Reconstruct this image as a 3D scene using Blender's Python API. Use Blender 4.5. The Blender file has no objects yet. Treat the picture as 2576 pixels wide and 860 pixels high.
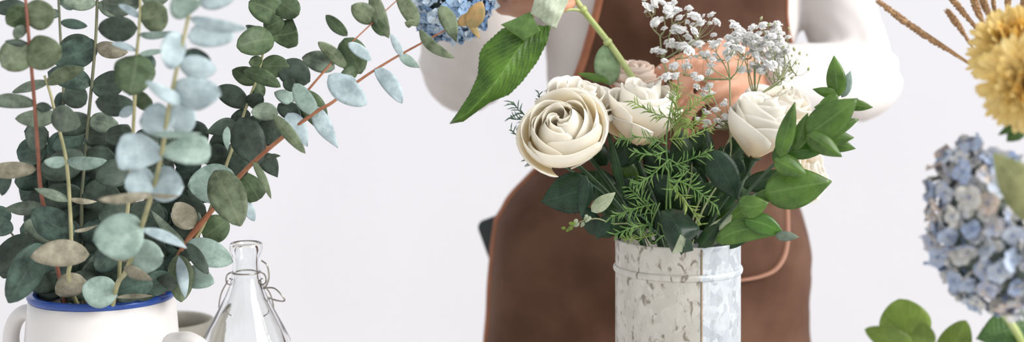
import bpy, bmesh, math, random
from mathutils import Vector, Matrix, noise
# ------------------------------------------------------------------ frame
F = 3578.0; ZC = 1.22; HY = 48.0; CX = 1288.0
C = bpy.context.scene.collection
CAM = Vector((0, 0, ZC))
R = random.Random(7)
TABLE_Z = 0.745

def P(px, py, Y):
    return Vector(((px - CX) / F * Y, Y, ZC - (py - HY) / F * Y))

def lin(c):
    return tuple(((v / 255) / 12.92 if v / 255 <= .04045 else ((v / 255 + .055) / 1.055) ** 2.4) for v in c) + (1.0,)

# ------------------------------------------------------------------ materials
def new_mat(name):
    m = bpy.data.materials.new(name); m.use_nodes = True
    nt = m.node_tree; b = nt.nodes['Principled BSDF']
    return m, nt, b

def mat(name, c1, c2=None, rough=.6, scale=40, metal=0, spec=.5, bump=0, bscale=None, trans=0, sheen=0, var=0, stretch=None, lo=.35, hi=.65):
    m, nt, b = new_mat(name); N = nt.nodes; L = nt.links
    b.inputs['Roughness'].default_value = rough
    b.inputs['Metallic'].default_value = metal
    b.inputs['Specular IOR Level'].default_value = spec
    b.inputs['Base Color'].default_value = lin(c1)
    if sheen:
        b.inputs['Sheen Weight'].default_value = sheen
    tc = N.new('ShaderNodeTexCoord'); src = tc.outputs['Object']
    if stretch:
        mp = N.new('ShaderNodeMapping'); mp.inputs['Scale'].default_value = stretch
        L.new(src, mp.inputs[0]); src = mp.outputs[0]
    col = None
    if c2:
        nz = N.new('ShaderNodeTexNoise'); nz.inputs['Scale'].default_value = scale; nz.inputs['Detail'].default_value = 5
        L.new(src, nz.inputs['Vector'])
        rp = N.new('ShaderNodeValToRGB')
        rp.color_ramp.elements[0].position = lo; rp.color_ramp.elements[0].color = lin(c1)
        rp.color_ramp.elements[1].position = hi; rp.color_ramp.elements[1].color = lin(c2)
        L.new(nz.outputs['Fac'], rp.inputs[0]); col = rp.outputs[0]
    if var:
        oi = N.new('ShaderNodeObjectInfo'); hs = N.new('ShaderNodeHueSaturation')
        mr = N.new('ShaderNodeMapRange'); mr.inputs[3].default_value = 1 - var; mr.inputs[4].default_value = 1 + var
        L.new(oi.outputs['Random'], mr.inputs[0]); L.new(mr.outputs[0], hs.inputs['Value'])
        if col is None: hs.inputs['Color'].default_value = lin(c1)
        else: L.new(col, hs.inputs['Color'])
        col = hs.outputs[0]
    if col is not None: L.new(col, b.inputs['Base Color'])
    if bump:
        n2 = N.new('ShaderNodeTexNoise'); n2.inputs['Scale'].default_value = bscale or scale * 4; n2.inputs['Detail'].default_value = 4
        L.new(src, n2.inputs['Vector'])
        bp = N.new('ShaderNodeBump'); bp.inputs['Strength'].default_value = bump; bp.inputs['Distance'].default_value = .002
        L.new(n2.outputs['Fac'], bp.inputs['Height']); L.new(bp.outputs[0], b.inputs['Normal'])
    if trans:
        tl = N.new('ShaderNodeBsdfTranslucent'); mx = N.new('ShaderNodeMixShader'); mx.inputs[0].default_value = trans
        if col is not None: L.new(col, tl.inputs[0])
        else: tl.inputs[0].default_value = lin(c1)
        L.new(b.outputs[0], mx.inputs[1]); L.new(tl.outputs[0], mx.inputs[2])
        L.new(mx.outputs[0], N['Material Output'].inputs[0])
    return m

def leaf_mat(name, c1, c2, rib, rough=.55, trans=.18, scale=70, spec=.35, ribw=.05, veins=0, var=.14, ribf=.55, mot=1.0):
    """leaf surface: blotchy two-tone, paler midrib (from the leaf's own UV), a little light passing through"""
    m, nt, b = new_mat(name); N = nt.nodes; L = nt.links
    b.inputs['Roughness'].default_value = rough; b.inputs['Specular IOR Level'].default_value = spec
    tc = N.new('ShaderNodeTexCoord')
    nz = N.new('ShaderNodeTexNoise'); nz.inputs['Scale'].default_value = scale; nz.inputs['Detail'].default_value = 6; nz.inputs['Roughness'].default_value = .65
    L.new(tc.outputs['Object'], nz.inputs['Vector'])
    rp = N.new('ShaderNodeValToRGB')
    rp.color_ramp.elements[0].position = .36; rp.color_ramp.elements[0].color = lin([v * (1 - .10 * mot) for v in c1])
    rp.color_ramp.elements[1].position = .64; rp.color_ramp.elements[1].color = lin([min(250, v * (1 + .05 * mot)) for v in c2])
    L.new(nz.outputs['Fac'], rp.inputs[0])
    sx = N.new('ShaderNodeSeparateXYZ'); L.new(tc.outputs['UV'], sx.inputs[0])
    ab = N.new('ShaderNodeMath'); ab.operation = 'ABSOLUTE'
    sb = N.new('ShaderNodeMath'); sb.operation = 'SUBTRACT'; sb.inputs[1].default_value = .5
    L.new(sx.outputs['Y'], sb.inputs[0]); L.new(sb.outputs[0], ab.inputs[0])
    mr = N.new('ShaderNodeMapRange'); mr.inputs[1].default_value = 0; mr.inputs[2].default_value = ribw; mr.inputs[3].default_value = ribf; mr.inputs[4].default_value = 0
    L.new(ab.outputs[0], mr.inputs[0]); fac = mr.outputs[0]
    if veins:
        # side veins: |v| and u combined into slanted lines
        ma = N.new('ShaderNodeMath'); ma.operation = 'MULTIPLY_ADD'; ma.inputs[1].default_value = -.9
        L.new(ab.outputs[0], ma.inputs[0]); L.new(sx.outputs['X'], ma.inputs[2])
        mm = N.new('ShaderNodeMath'); mm.operation = 'MULTIPLY'; mm.inputs[1].default_value = veins
        L.new(ma.outputs[0], mm.inputs[0])
        fr = N.new('ShaderNodeMath'); fr.operation = 'PINGPONG'; fr.inputs[1].default_value = .5
        L.new(mm.outputs[0], fr.inputs[0])
        m2 = N.new('ShaderNodeMapRange'); m2.inputs[1].default_value = 0; m2.inputs[2].default_value = .09; m2.inputs[3].default_value = .45; m2.inputs[4].default_value = 0
        L.new(fr.outputs[0], m2.inputs[0])
        mxm = N.new('ShaderNodeMath'); mxm.operation = 'MAXIMUM'
        L.new(fac, mxm.inputs[0]); L.new(m2.outputs[0], mxm.inputs[1]); fac = mxm.outputs[0]
    mx = N.new('ShaderNodeMix'); mx.data_type = 'RGBA'
    L.new(fac, mx.inputs[0]); L.new(rp.outputs[0], mx.inputs[6]); mx.inputs[7].default_value = lin(rib)
    oi = N.new('ShaderNodeObjectInfo'); hs = N.new('ShaderNodeHueSaturation')
    m3 = N.new('ShaderNodeMapRange'); m3.inputs[3].default_value = 1 - var; m3.inputs[4].default_value = 1 + var
    L.new(oi.outputs['Random'], m3.inputs[0]); L.new(m3.outputs[0], hs.inputs['Value']); L.new(mx.outputs[2], hs.inputs['Color'])
    L.new(hs.outputs[0], b.inputs['Base Color'])
    tl = N.new('ShaderNodeBsdfTranslucent'); L.new(hs.outputs[0], tl.inputs[0])
    ms = N.new('ShaderNodeMixShader'); ms.inputs[0].default_value = trans
    L.new(b.outputs[0], ms.inputs[1]); L.new(tl.outputs[0], ms.inputs[2]); L.new(ms.outputs[0], N['Material Output'].inputs[0])
    return m

M = {}
# eucalyptus tones
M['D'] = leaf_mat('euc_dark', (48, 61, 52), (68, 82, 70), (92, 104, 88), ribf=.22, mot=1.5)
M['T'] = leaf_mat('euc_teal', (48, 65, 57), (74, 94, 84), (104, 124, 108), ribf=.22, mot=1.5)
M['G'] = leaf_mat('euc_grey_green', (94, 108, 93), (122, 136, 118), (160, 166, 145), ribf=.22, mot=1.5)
M['O'] = leaf_mat('euc_olive', (86, 99, 72), (112, 124, 97), (158, 160, 128), ribf=.22, mot=1.5)
M['M'] = leaf_mat('euc_mid_green', (62, 80, 52), (84, 102, 72), (140, 150, 116), ribf=.22, mot=1.5)
M['P'] = leaf_mat('euc_pale_blue', (160, 178, 183), (188, 204, 208), (196, 206, 204), rough=.65, var=.05, ribf=.22, mot=.6)
M['Q'] = leaf_mat('euc_pale_green', (128, 150, 139), (160, 180, 171), (170, 182, 162), rough=.65, var=.08, ribf=.22, mot=.6)
M['B'] = leaf_mat('euc_beige_underside', (128, 123, 103), (156, 150, 131), (170, 164, 144), rough=.7, ribf=.22, mot=1.5)
M['Y'] = leaf_mat('euc_tan', (176, 158, 108), (190, 152, 100), (190, 170, 120))
M['stem_red'] = mat('stem_red', (112, 66, 52), (138, 86, 66), rough=.6, scale=60)
M['stem_orange'] = mat('stem_orange', (140, 84, 56), (166, 112, 80), rough=.6, scale=60)
M['stem_green'] = mat('stem_green', (132, 132, 92), (160, 154, 116), rough=.6, scale=60)
M['stem_dark'] = mat('stem_dark', (78, 84, 64), (104, 104, 78), rough=.6, scale=60)
# bouquet greens
M['ruscus'] = leaf_mat('ruscus_green', (72, 106, 36), (98, 134, 56), (122, 152, 80), rough=.34, trans=.28, scale=40, spec=.5, var=.1)
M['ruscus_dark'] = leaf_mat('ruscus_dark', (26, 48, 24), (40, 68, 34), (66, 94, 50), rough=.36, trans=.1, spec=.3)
M['ruscus_mid'] = leaf_mat('ruscus_mid', (52, 92, 26), (74, 116, 40), (116, 150, 70), rough=.3, trans=.2, scale=40, spec=.5, var=.1)
M['sage'] = leaf_mat('sage_leaf', (132, 158, 116), (154, 180, 140), (170, 192, 150), ribf=.3)
M['rose_leaf'] = leaf_mat('rose_leaf_dark', (24, 44, 30), (38, 62, 42), (66, 92, 66), rough=.36, trans=.08, spec=.32, ribw=.02, veins=12)
M['under'] = leaf_mat('leaf_underside_pale', (164, 176, 142), (186, 194, 164), (196, 204, 178), rough=.6)
M['hyd_leaf'] = leaf_mat('hydrangea_leaf', (54, 88, 24), (84, 122, 40), (140, 166, 88), rough=.36, trans=.22, scale=35, ribw=.018, veins=15, spec=.4, var=.03)
M['hyd_fold'] = leaf_mat('hydrangea_leaf_fold', (92, 128, 62), (112, 146, 80), (156, 178, 116), rough=.5, trans=.2, ribw=.018, veins=10, var=.03)
M['hyd_under'] = leaf_mat('hydrangea_leaf_underside', (206, 218, 190), (222, 230, 208), (190, 204, 170), rough=.6, trans=.3, ribw=.02, veins=9, var=.03)
M['hyd_dark'] = leaf_mat('hydrangea_leaf_deep', (52, 82, 40), (72, 104, 54), (120, 146, 86), rough=.45, trans=.15, ribw=.02, veins=14)
M['olive_leaf'] = leaf_mat('olive_leaf', (126, 132, 86), (150, 152, 106), (168, 170, 130), rough=.6, trans=.15)
M['lime_leaf'] = leaf_mat('lime_leaf', (104, 130, 46), (132, 156, 68), (160, 178, 96), rough=.4, trans=.25, scale=30, veins=7, ribw=.02, var=.06)
M['fern'] = mat('fern_green', (84, 122, 58), (122, 156, 84), rough=.5, scale=60, trans=.15, var=.15)
M['fern_dark'] = mat('fern_teal', (58, 92, 72), (84, 116, 92), rough=.5, scale=60, trans=.1, var=.15)
M['fern_light'] = mat('fern_lime', (126, 152, 70), (154, 178, 96), rough=.5, scale=60, trans=.2, var=.12)
M['stem_fresh'] = mat('stem_fresh', (160, 174, 100), (184, 192, 134), rough=.45, scale=50)
M['stem_deep'] = mat('stem_deep', (40, 62, 40), (58, 82, 50), rough=.45, scale=50)
M['gyp_stem'] = mat('gyp_stem', (128, 136, 92), (152, 156, 116), rough=.6, scale=60)
M['gyp_white'] = mat('gyp_white', (253, 253, 252), None, rough=.9, trans=.15)
_b = M['gyp_white'].node_tree.nodes['Principled BSDF']; _b.inputs['Subsurface Weight'].default_value = .6; _b.inputs['Subsurface Radius'].default_value = (.004, .004, .004); _b.inputs['Subsurface Scale'].default_value = 1
M['gyp_bud'] = mat('gyp_bud', (150, 156, 110), (176, 178, 136), rough=.7, scale=200)
M['straw'] = mat('straw', (146, 112, 78), (176, 142, 104), rough=.8, scale=180, var=.1)
M['mum'] = mat('mum_yellow', (251, 232, 164), (252, 238, 186), rough=.7, scale=90, trans=.4)
M['mum_c'] = mat('mum_gold', (248, 218, 130), (250, 224, 146), rough=.7, scale=90, trans=.35)

def petal_mat(name, base, tip, rough=.5, trans=.3):
    m, nt, b = new_mat(name); N = nt.nodes; L = nt.links
    b.inputs['Roughness'].default_value = rough; b.inputs['Specular IOR Level'].default_value = .25
    tc = N.new('ShaderNodeTexCoord'); sx = N.new('ShaderNodeSeparateXYZ'); L.new(tc.outputs['UV'], sx.inputs[0])
    rp = N.new('ShaderNodeValToRGB')
    rp.color_ramp.elements[0].position = .1; rp.color_ramp.elements[0].color = lin(base)
    rp.color_ramp.elements[1].position = .8; rp.color_ramp.elements[1].color = lin(tip)
    L.new(sx.outputs['X'], rp.inputs[0]); L.new(rp.outputs[0], b.inputs['Base Color'])
    tl = N.new('ShaderNodeBsdfTranslucent'); L.new(rp.outputs[0], tl.inputs[0])
    ms = N.new('ShaderNodeMixShader'); ms.inputs[0].default_value = trans
    L.new(b.outputs[0], ms.inputs[1]); L.new(tl.outputs[0], ms.inputs[2]); L.new(ms.outputs[0], N['Material Output'].inputs[0])
    return m
M['rose'] = petal_mat('rose_cream', (251, 233, 184), (252, 248, 238), trans=.42)
M['rose_white'] = petal_mat('rose_white', (250, 230, 190), (252, 249, 242), trans=.42)
M['rose_blush'] = petal_mat('rose_blush', (244, 212, 184), (248, 236, 226), trans=.42)
def floret_mat(name, cols, trans=.2):
    m, nt, b = new_mat(name); N = nt.nodes; L = nt.links
    b.inputs['Roughness'].default_value = .65
    oi = N.new('ShaderNodeObjectInfo'); tc = N.new('ShaderNodeTexCoord')
    nz = N.new('ShaderNodeTexNoise'); nz.inputs['Scale'].default_value = 120
    L.new(tc.outputs['Object'], nz.inputs['Vector'])
    ad = N.new('ShaderNodeMath'); ad.operation = 'MULTIPLY_ADD'; ad.inputs[1].default_value = .3; L.new(nz.outputs['Fac'], ad.inputs[0]); 
    sb = N.new('ShaderNodeMath'); sb.operation = 'SUBTRACT'; sb.inputs[1].default_value = .15
    L.new(oi.outputs['Random'], sb.inputs[0]); L.new(sb.outputs[0], ad.inputs[2])
    rp = N.new('ShaderNodeValToRGB'); rp.color_ramp.interpolation = 'LINEAR'
    while len(rp.color_ramp.elements) < len(cols): rp.color_ramp.elements.new(.5)
    for i, c in enumerate(cols):
        rp.color_ramp.elements[i].position = i / (len(cols) - 1); rp.color_ramp.elements[i].color = lin(c)
    L.new(ad.outputs[0], rp.inputs[0]); L.new(rp.outputs[0], b.inputs['Base Color'])
    tl = N.new('ShaderNodeBsdfTranslucent'); L.new(rp.outputs[0], tl.inputs[0])
    ms = N.new('ShaderNodeMixShader'); ms.inputs[0].default_value = trans
    L.new(b.outputs[0], ms.inputs[1]); L.new(tl.outputs[0], ms.inputs[2]); L.new(ms.outputs[0], N['Material Output'].inputs[0])
    return m
M['floret_blue'] = floret_mat('floret_blue', [(92, 128, 170), (140, 172, 208), (176, 200, 226), (206, 216, 222), (150, 184, 216)])
M['floret_faded'] = floret_mat('floret_faded', [(168, 186, 220), (200, 212, 232), (218, 226, 236), (230, 226, 218), (186, 202, 230), (240, 222, 204), (198, 212, 234), (222, 230, 238)], trans=.35)
M['hyd_core'] = mat('hydrangea_core', (92, 104, 96), (120, 128, 118), rough=.8, scale=60)
M['hyd_eye'] = mat('floret_eye', (96, 120, 168), None, rough=.6)

# people and vessels
M['skin'] = mat('skin', (188, 134, 106), (198, 146, 118), rough=.5, scale=30, bump=.15, bscale=500)
M['skin'].node_tree.nodes['Principled BSDF'].inputs['Subsurface Weight'].default_value = .15
M['skin'].node_tree.nodes['Principled BSDF'].inputs['Subsurface Radius'].default_value = (.01, .004, .002)
M['nail'] = mat('nail', (226, 170, 150), None, rough=.3)
M['hair'] = mat('hair', (48, 34, 28), (70, 50, 40), rough=.4, scale=30, stretch=(8, 8, .6))
M['shirt'] = mat('white_shirt', (206, 200, 197), (210, 205, 202), rough=.8, scale=30, bump=.08, bscale=900)
M['trousers'] = mat('dark_trousers', (40, 44, 46), (50, 54, 56), rough=.8, scale=60)
M['shoe'] = mat('shoe', (60, 54, 50), None, rough=.6)
M['apron'] = mat('brown_apron', (76, 49, 34), (96, 67, 51), rough=.8, scale=14, bump=.2, bscale=700, sheen=.05, spec=.25)
M['apron'].node_tree.nodes['Principled BSDF'].inputs['Sheen Tint'].default_value = (1, .8, .74, 1)
M['apron'].node_tree.nodes['Principled BSDF'].inputs['Sheen Roughness'].default_value = .35
M['piping'] = mat('tan_piping', (142, 86, 57), (156, 100, 70), rough=.55, scale=40)
M['pocket_trim'] = mat('pocket_trim', (152, 108, 86), (164, 120, 98), rough=.6, scale=40)
M['phone'] = mat('phone_black', (26, 34, 34), None, rough=.35)
M['phone_glass'] = mat('phone_glass', (12, 16, 16), None, rough=.1)
M['ceramic'] = mat('white_ceramic', (208, 203, 199), (213, 209, 206), rough=.28, scale=20, bump=.04, bscale=60)
M['blue'] = mat('blue_glaze', (20, 56, 126), (28, 70, 146), rough=.25, scale=40)
M['clay'] = mat('grey_clay', (146, 142, 130), (160, 156, 144), rough=.7, scale=40)
M['wire'] = mat('steel_wire', (170, 165, 158), None, rough=.25, metal=1)
M['rubber'] = mat('seal', (206, 190, 176), None, rough=.6)
M['wall'] = mat('wall_paint', (212, 212, 217), (214, 214, 219), rough=.9, scale=3, bump=.03, bscale=300)
M['floor'] = mat('floor_boards', (196, 186, 174), (206, 198, 188), rough=.5, scale=6, stretch=(1, 12, 1))
M['table'] = mat('table_top', (232, 230, 228), (236, 234, 232), rough=.5, scale=12)
gm, gnt, gb = new_mat('clear_glass')
gb.inputs['Transmission Weight'].default_value = 1; gb.inputs['Roughness'].default_value = .0; gb.inputs['IOR'].default_value = 1.45
gb.inputs['Base Color'].default_value = (.97, .985, .985, 1); M['glass'] = gm

def galvanized():
    m, nt, b = new_mat('galvanized_steel'); N = nt.nodes; L = nt.links
    tc = N.new('ShaderNodeTexCoord')
    mp = N.new('ShaderNodeMapping'); mp.inputs['Scale'].default_value = (1, 1, .8); L.new(tc.outputs['Object'], mp.inputs[0])
    nz = N.new('ShaderNodeTexNoise'); nz.inputs['Scale'].default_value = 60; nz.inputs['Detail'].default_value = 3
    L.new(mp.outputs[0], nz.inputs['Vector'])
    ad = N.new('ShaderNodeMix'); ad.data_type = 'VECTOR'; ad.inputs[0].default_value = .012
    L.new(mp.outputs[0], ad.inputs[4]); L.new(nz.outputs['Color'], ad.inputs[5])
    vo = N.new('ShaderNodeTexVoronoi'); vo.inputs['Scale'].default_value = 170; L.new(ad.outputs[1], vo.inputs['Vector'])
    sp = N.new('ShaderNodeSeparateColor'); L.new(vo.outputs['Color'], sp.inputs[0])
    rp = N.new('ShaderNodeValToRGB')
    rp.color_ramp.elements[0].position = 0; rp.color_ramp.elements[0].color = lin((197, 197, 194))
    rp.color_ramp.elements[1].position = 1; rp.color_ramp.elements[1].color = lin((209, 210, 208))
    L.new(sp.outputs[0], rp.inputs[0])
    r3 = N.new('ShaderNodeValToRGB')  # bolder spangle right of the seam, cool window light mixed into its colour
    r3.color_ramp.elements[0].position = 0; r3.color_ramp.elements[0].color = lin((178, 186, 193))
    r3.color_ramp.elements[1].position = 1; r3.color_ramp.elements[1].color = lin((214, 219, 223))
    L.new(sp.outputs[0], r3.inputs[0])
    # dark worn flecks
    n2 = N.new('ShaderNodeTexNoise'); n2.inputs['Scale'].default_value = 150; n2.inputs['Detail'].default_value = 4; n2.inputs['Distortion'].default_value = .6
    mp2 = N.new('ShaderNodeMapping'); mp2.inputs['Scale'].default_value = (1, 1, .55); L.new(tc.outputs['Object'], mp2.inputs[0]); L.new(mp2.outputs[0], n2.inputs['Vector'])
    r2 = N.new('ShaderNodeValToRGB'); r2.color_ramp.elements[0].position = .565; r2.color_ramp.elements[1].position = .66; r2.color_ramp.elements[1].color = (.8, .8, .8, 1)
    L.new(n2.outputs['Fac'], r2.inputs[0])
    # the flecks thin out right of the seam
    at = N.new('ShaderNodeSeparateXYZ'); L.new(tc.outputs['Object'], at.inputs[0])
    st = N.new('ShaderNodeMapRange'); st.inputs[1].default_value = .012; st.inputs[2].default_value = .018; st.inputs[3].default_value = 1; st.inputs[4].default_value = .22
    L.new(at.outputs['X'], st.inputs[0])
    ml = N.new('ShaderNodeMath'); ml.operation = 'MULTIPLY'; L.new(r2.outputs[0], ml.inputs[0]); L.new(st.outputs[0], ml.inputs[1])
    mx = N.new('ShaderNodeMix'); mx.data_type = 'RGBA'; s0 = N.new('ShaderNodeMapRange'); s0.inputs[1].default_value = .012; s0.inputs[2].default_value = .016; L.new(at.outputs['X'], s0.inputs[0])
    m0 = N.new('ShaderNodeMix'); m0.data_type = 'RGBA'; L.new(s0.outputs[0], m0.inputs[0]); L.new(rp.outputs[0], m0.inputs[6]); L.new(r3.outputs[0], m0.inputs[7])
    L.new(ml.outputs[0], mx.inputs[0]); L.new(m0.outputs[2], mx.inputs[6]); mx.inputs[7].default_value = lin((118, 112, 98))
    # side away from the window: its dimmer, warmer light is multiplied into the colour
    tm = N.new('ShaderNodeMix'); tm.data_type = 'RGBA'; tm.blend_type = 'MULTIPLY'
    s2 = N.new('ShaderNodeMapRange'); s2.inputs[1].default_value = .012; s2.inputs[2].default_value = .016; s2.inputs[3].default_value = 1; s2.inputs[4].default_value = 0
    L.new(at.outputs['X'], s2.inputs[0]); L.new(s2.outputs[0], tm.inputs[0]); L.new(mx.outputs[2], tm.inputs[6]); tm.inputs[7].default_value = (.86, .82, .75, 1)
    L.new(tm.outputs[2], b.inputs['Base Color'])
    b.inputs['Metallic'].default_value = .35
    rr = N.new('ShaderNodeMapRange'); rr.inputs[3].default_value = .3; rr.inputs[4].default_value = .5; L.new(sp.outputs[1], rr.inputs[0]); L.new(rr.outputs[0], b.inputs['Roughness'])
    bp = N.new('ShaderNodeBump'); bp.inputs['Strength'].default_value = .25; bp.inputs['Distance'].default_value = .0008
    L.new(sp.outputs[2], bp.inputs['Height']); L.new(bp.outputs[0], b.inputs['Normal'])
    return m
M['galv'] = galvanized()
M['rust'] = mat('seam_rust', (142, 122, 98), (166, 148, 124), rough=.6, scale=80, metal=.3)

# ------------------------------------------------------------------ object helpers
def thing(name, loc, label, cat, group=None):
    o = bpy.data.objects.new(name, None); o.empty_display_size = .02; C.objects.link(o)
    o.location = loc; o['label'] = label; o['category'] = cat; o['kind'] = 'thing'
    if group: o['group'] = group
    return o

def tag(o, label, cat, group=None):
    o['label'] = label; o['category'] = cat
    if group: o['group'] = group
    return o

def wloc(o):
    v = Vector((0, 0, 0))
    while o is not None:
        v += o.location; o = o.parent
    return v

class G:
    """a mesh under construction, in world coordinates"""
    def __init__(s): s.v = []; s.f = []; s.m = []; s.uv = []
    def add(s, vs, fs, mi=0, uvs=None):
        o = len(s.v); s.v += [Vector(x) for x in vs]
        s.f += [tuple(i + o for i in f) for f in fs]
        s.m += [mi] * len(fs) if isinstance(mi, int) else mi
        s.uv += uvs if uvs else [(0, .25)] * len(vs)
        return s
    def build(s, name, mats, parent=None, origin=None, smooth=True, loc=None):
        org = Vector(origin) if origin is not None else (wloc(parent) if parent else Vector((0, 0, 0)))
        me = bpy.data.meshes.new(name)
        me.from_pydata([tuple(p - org) for p in s.v], [], s.f)
        if not isinstance(mats, (list, tuple)): mats = [mats]
        for m in mats: me.materials.append(m)
        me.polygons.foreach_set('material_index', s.m)
        if smooth: me.polygons.foreach_set('use_smooth', [True] * len(me.polygons))
        ul = me.uv_layers.new(name='UVMap')
        li = [0] * len(me.loops); me.loops.foreach_get('vertex_index', li)
        fl = [0.0] * (2 * len(li))
        for k, i in enumerate(li): fl[2 * k], fl[2 * k + 1] = s.uv[i]
        ul.data.foreach_set('uv', fl)
        me.update()
        o = bpy.data.objects.new(name, me); C.objects.link(o)
        if parent: 
            o.parent = parent
            if origin is not None: o.location = org - wloc(parent)
        elif origin is not None: o.location = org
        if loc is not None: o.location = loc
        return o

def cat_rom(pts, n=6):
    pts = [Vector(p) for p in pts]
    if len(pts) < 3:
        return [pts[0].lerp(pts[-1], i / n) for i in range(n + 1)]
    q = [2 * pts[0] - pts[1]] + pts + [2 * pts[-1] - pts[-2]]
    out = []
    for i in range(1, len(q) - 2):
        p0, p1, p2, p3 = q[i - 1:i + 3]
        for k in range(n):
            t = k / n
            out.append(.5 * ((2 * p1) + (p2 - p0) * t + (2 * p0 - 5 * p1 + 4 * p2 - p3) * t * t + (3 * p1 - p0 - 3 * p2 + p3) * t ** 3))
    out.append(pts[-1])
    return out

def loft(g, path, radii, seg=10, ref=None, mi=0, cap=True, power=2.0, wob=None):
    """closed tube along path; radii = r or (ra, rb) per point; ra along ref"""
    n = len(path)
    tang = []
    for i in range(n):
        a = path[max(0, i - 1)]; b = path[min(n - 1, i + 1)]
        tang.append((b - a).normalized())
    r0 = Vector(ref) if ref is not None else (Vector((0, 0, 1)) if abs(tang[0].z) < .9 else Vector((1, 0, 0)))
    vs = []; fs = []
    prev = None
    for i in range(n):
        t = tang[i]
        s = r0 if (ref is not None or prev is None) else prev
        s = (s - t * s.dot(t))
        if s.length < 1e-6: s = t.orthogonal()
        s.normalize(); prev = s; u = t.cross(s)
        ra, rb = radii[i] if isinstance(radii[i], (tuple, list)) else (radii[i], radii[i])
        for k in range(seg):
            a = 2 * math.pi * k / seg; ca, sa = math.cos(a), math.sin(a)
            if power != 2:
                ca = math.copysign(abs(ca) ** (2 / power), ca); sa = math.copysign(abs(sa) ** (2 / power), sa)
            p = path[i] + s * ra * ca + u * rb * sa
            if wob: p += wob(p, (s * ca + u * sa))
            vs.append(p)
    for i in range(n - 1):
        for k in range(seg):
            k2 = (k + 1) % seg
            fs.append((i * seg + k, i * seg + k2, (i + 1) * seg + k2, (i + 1) * seg + k))
    if cap:
        fs.append(tuple(reversed(range(seg)))); fs.append(tuple((n - 1) * seg + k for k in range(seg)))
    g.add(vs, fs, mi)
    return g

def tube(g, pts, r0, r1=None, n=6, seg=8, mi=0, smooth=True):
    path = cat_rom(pts, n) if smooth else [Vector(p) for p in pts]
    r1 = r0 if r1 is None else r1
    m = max(1, len(path) - 1)
    return loft(g, path, [r0 + (r1 - r0) * i / m for i in range(len(path))], seg, mi=mi)

def lathe(g, cx, cy, prof, seg=48, mi=0, closed=False):
    vs = [Vector((cx + r * math.cos(2 * math.pi * k / seg), cy + r * math.sin(2 * math.pi * k / seg), z)) for r, z in prof for k in range(seg)]
    n = len(prof); fs = []
    for i in range(n if closed else n - 1):
        j = (i + 1) % n
        for k in range(seg):
            k2 = (k + 1) % seg
            fs.append((i * seg + k, i * seg + k2, j * seg + k2, j * seg + k))
    g.add(vs, fs, mi)
    return g

def box(g, c, s, mi=0):
    x, y, z = c; a, b, d = s[0] / 2, s[1] / 2, s[2] / 2
    vs = [(x + i * a, y + j * b, z + k * d) for i in (-1, 1) for j in (-1, 1) for k in (-1, 1)]
    g.add(vs, [(0, 1, 3, 2), (4, 6, 7, 5), (0, 4, 5, 1), (2, 3, 7, 6), (0, 2, 6, 4), (1, 5, 7, 3)], mi)

PROF = {
    'round': lambda u: (math.sin(math.pi * min(1, max(0, u)) ** .92)) ** .52,
    'oval': lambda u: (math.sin(math.pi * u ** .9)) ** .6,
    'ovate': lambda u: (u ** .62) * ((1 - u) ** .98) / (.3875 ** .62 * .6125 ** .98),
    'lance': lambda u: (u ** .8) * ((1 - u) ** .95) / (.457 ** .8 * .543 ** .95),
    'trunc': lambda u: (min(1, u / .5) ** .6) * (1 if u < .82 else math.sqrt(max(0, 1 - ((u - .82) / .18) ** 2)) * .75 + .25),
}

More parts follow.
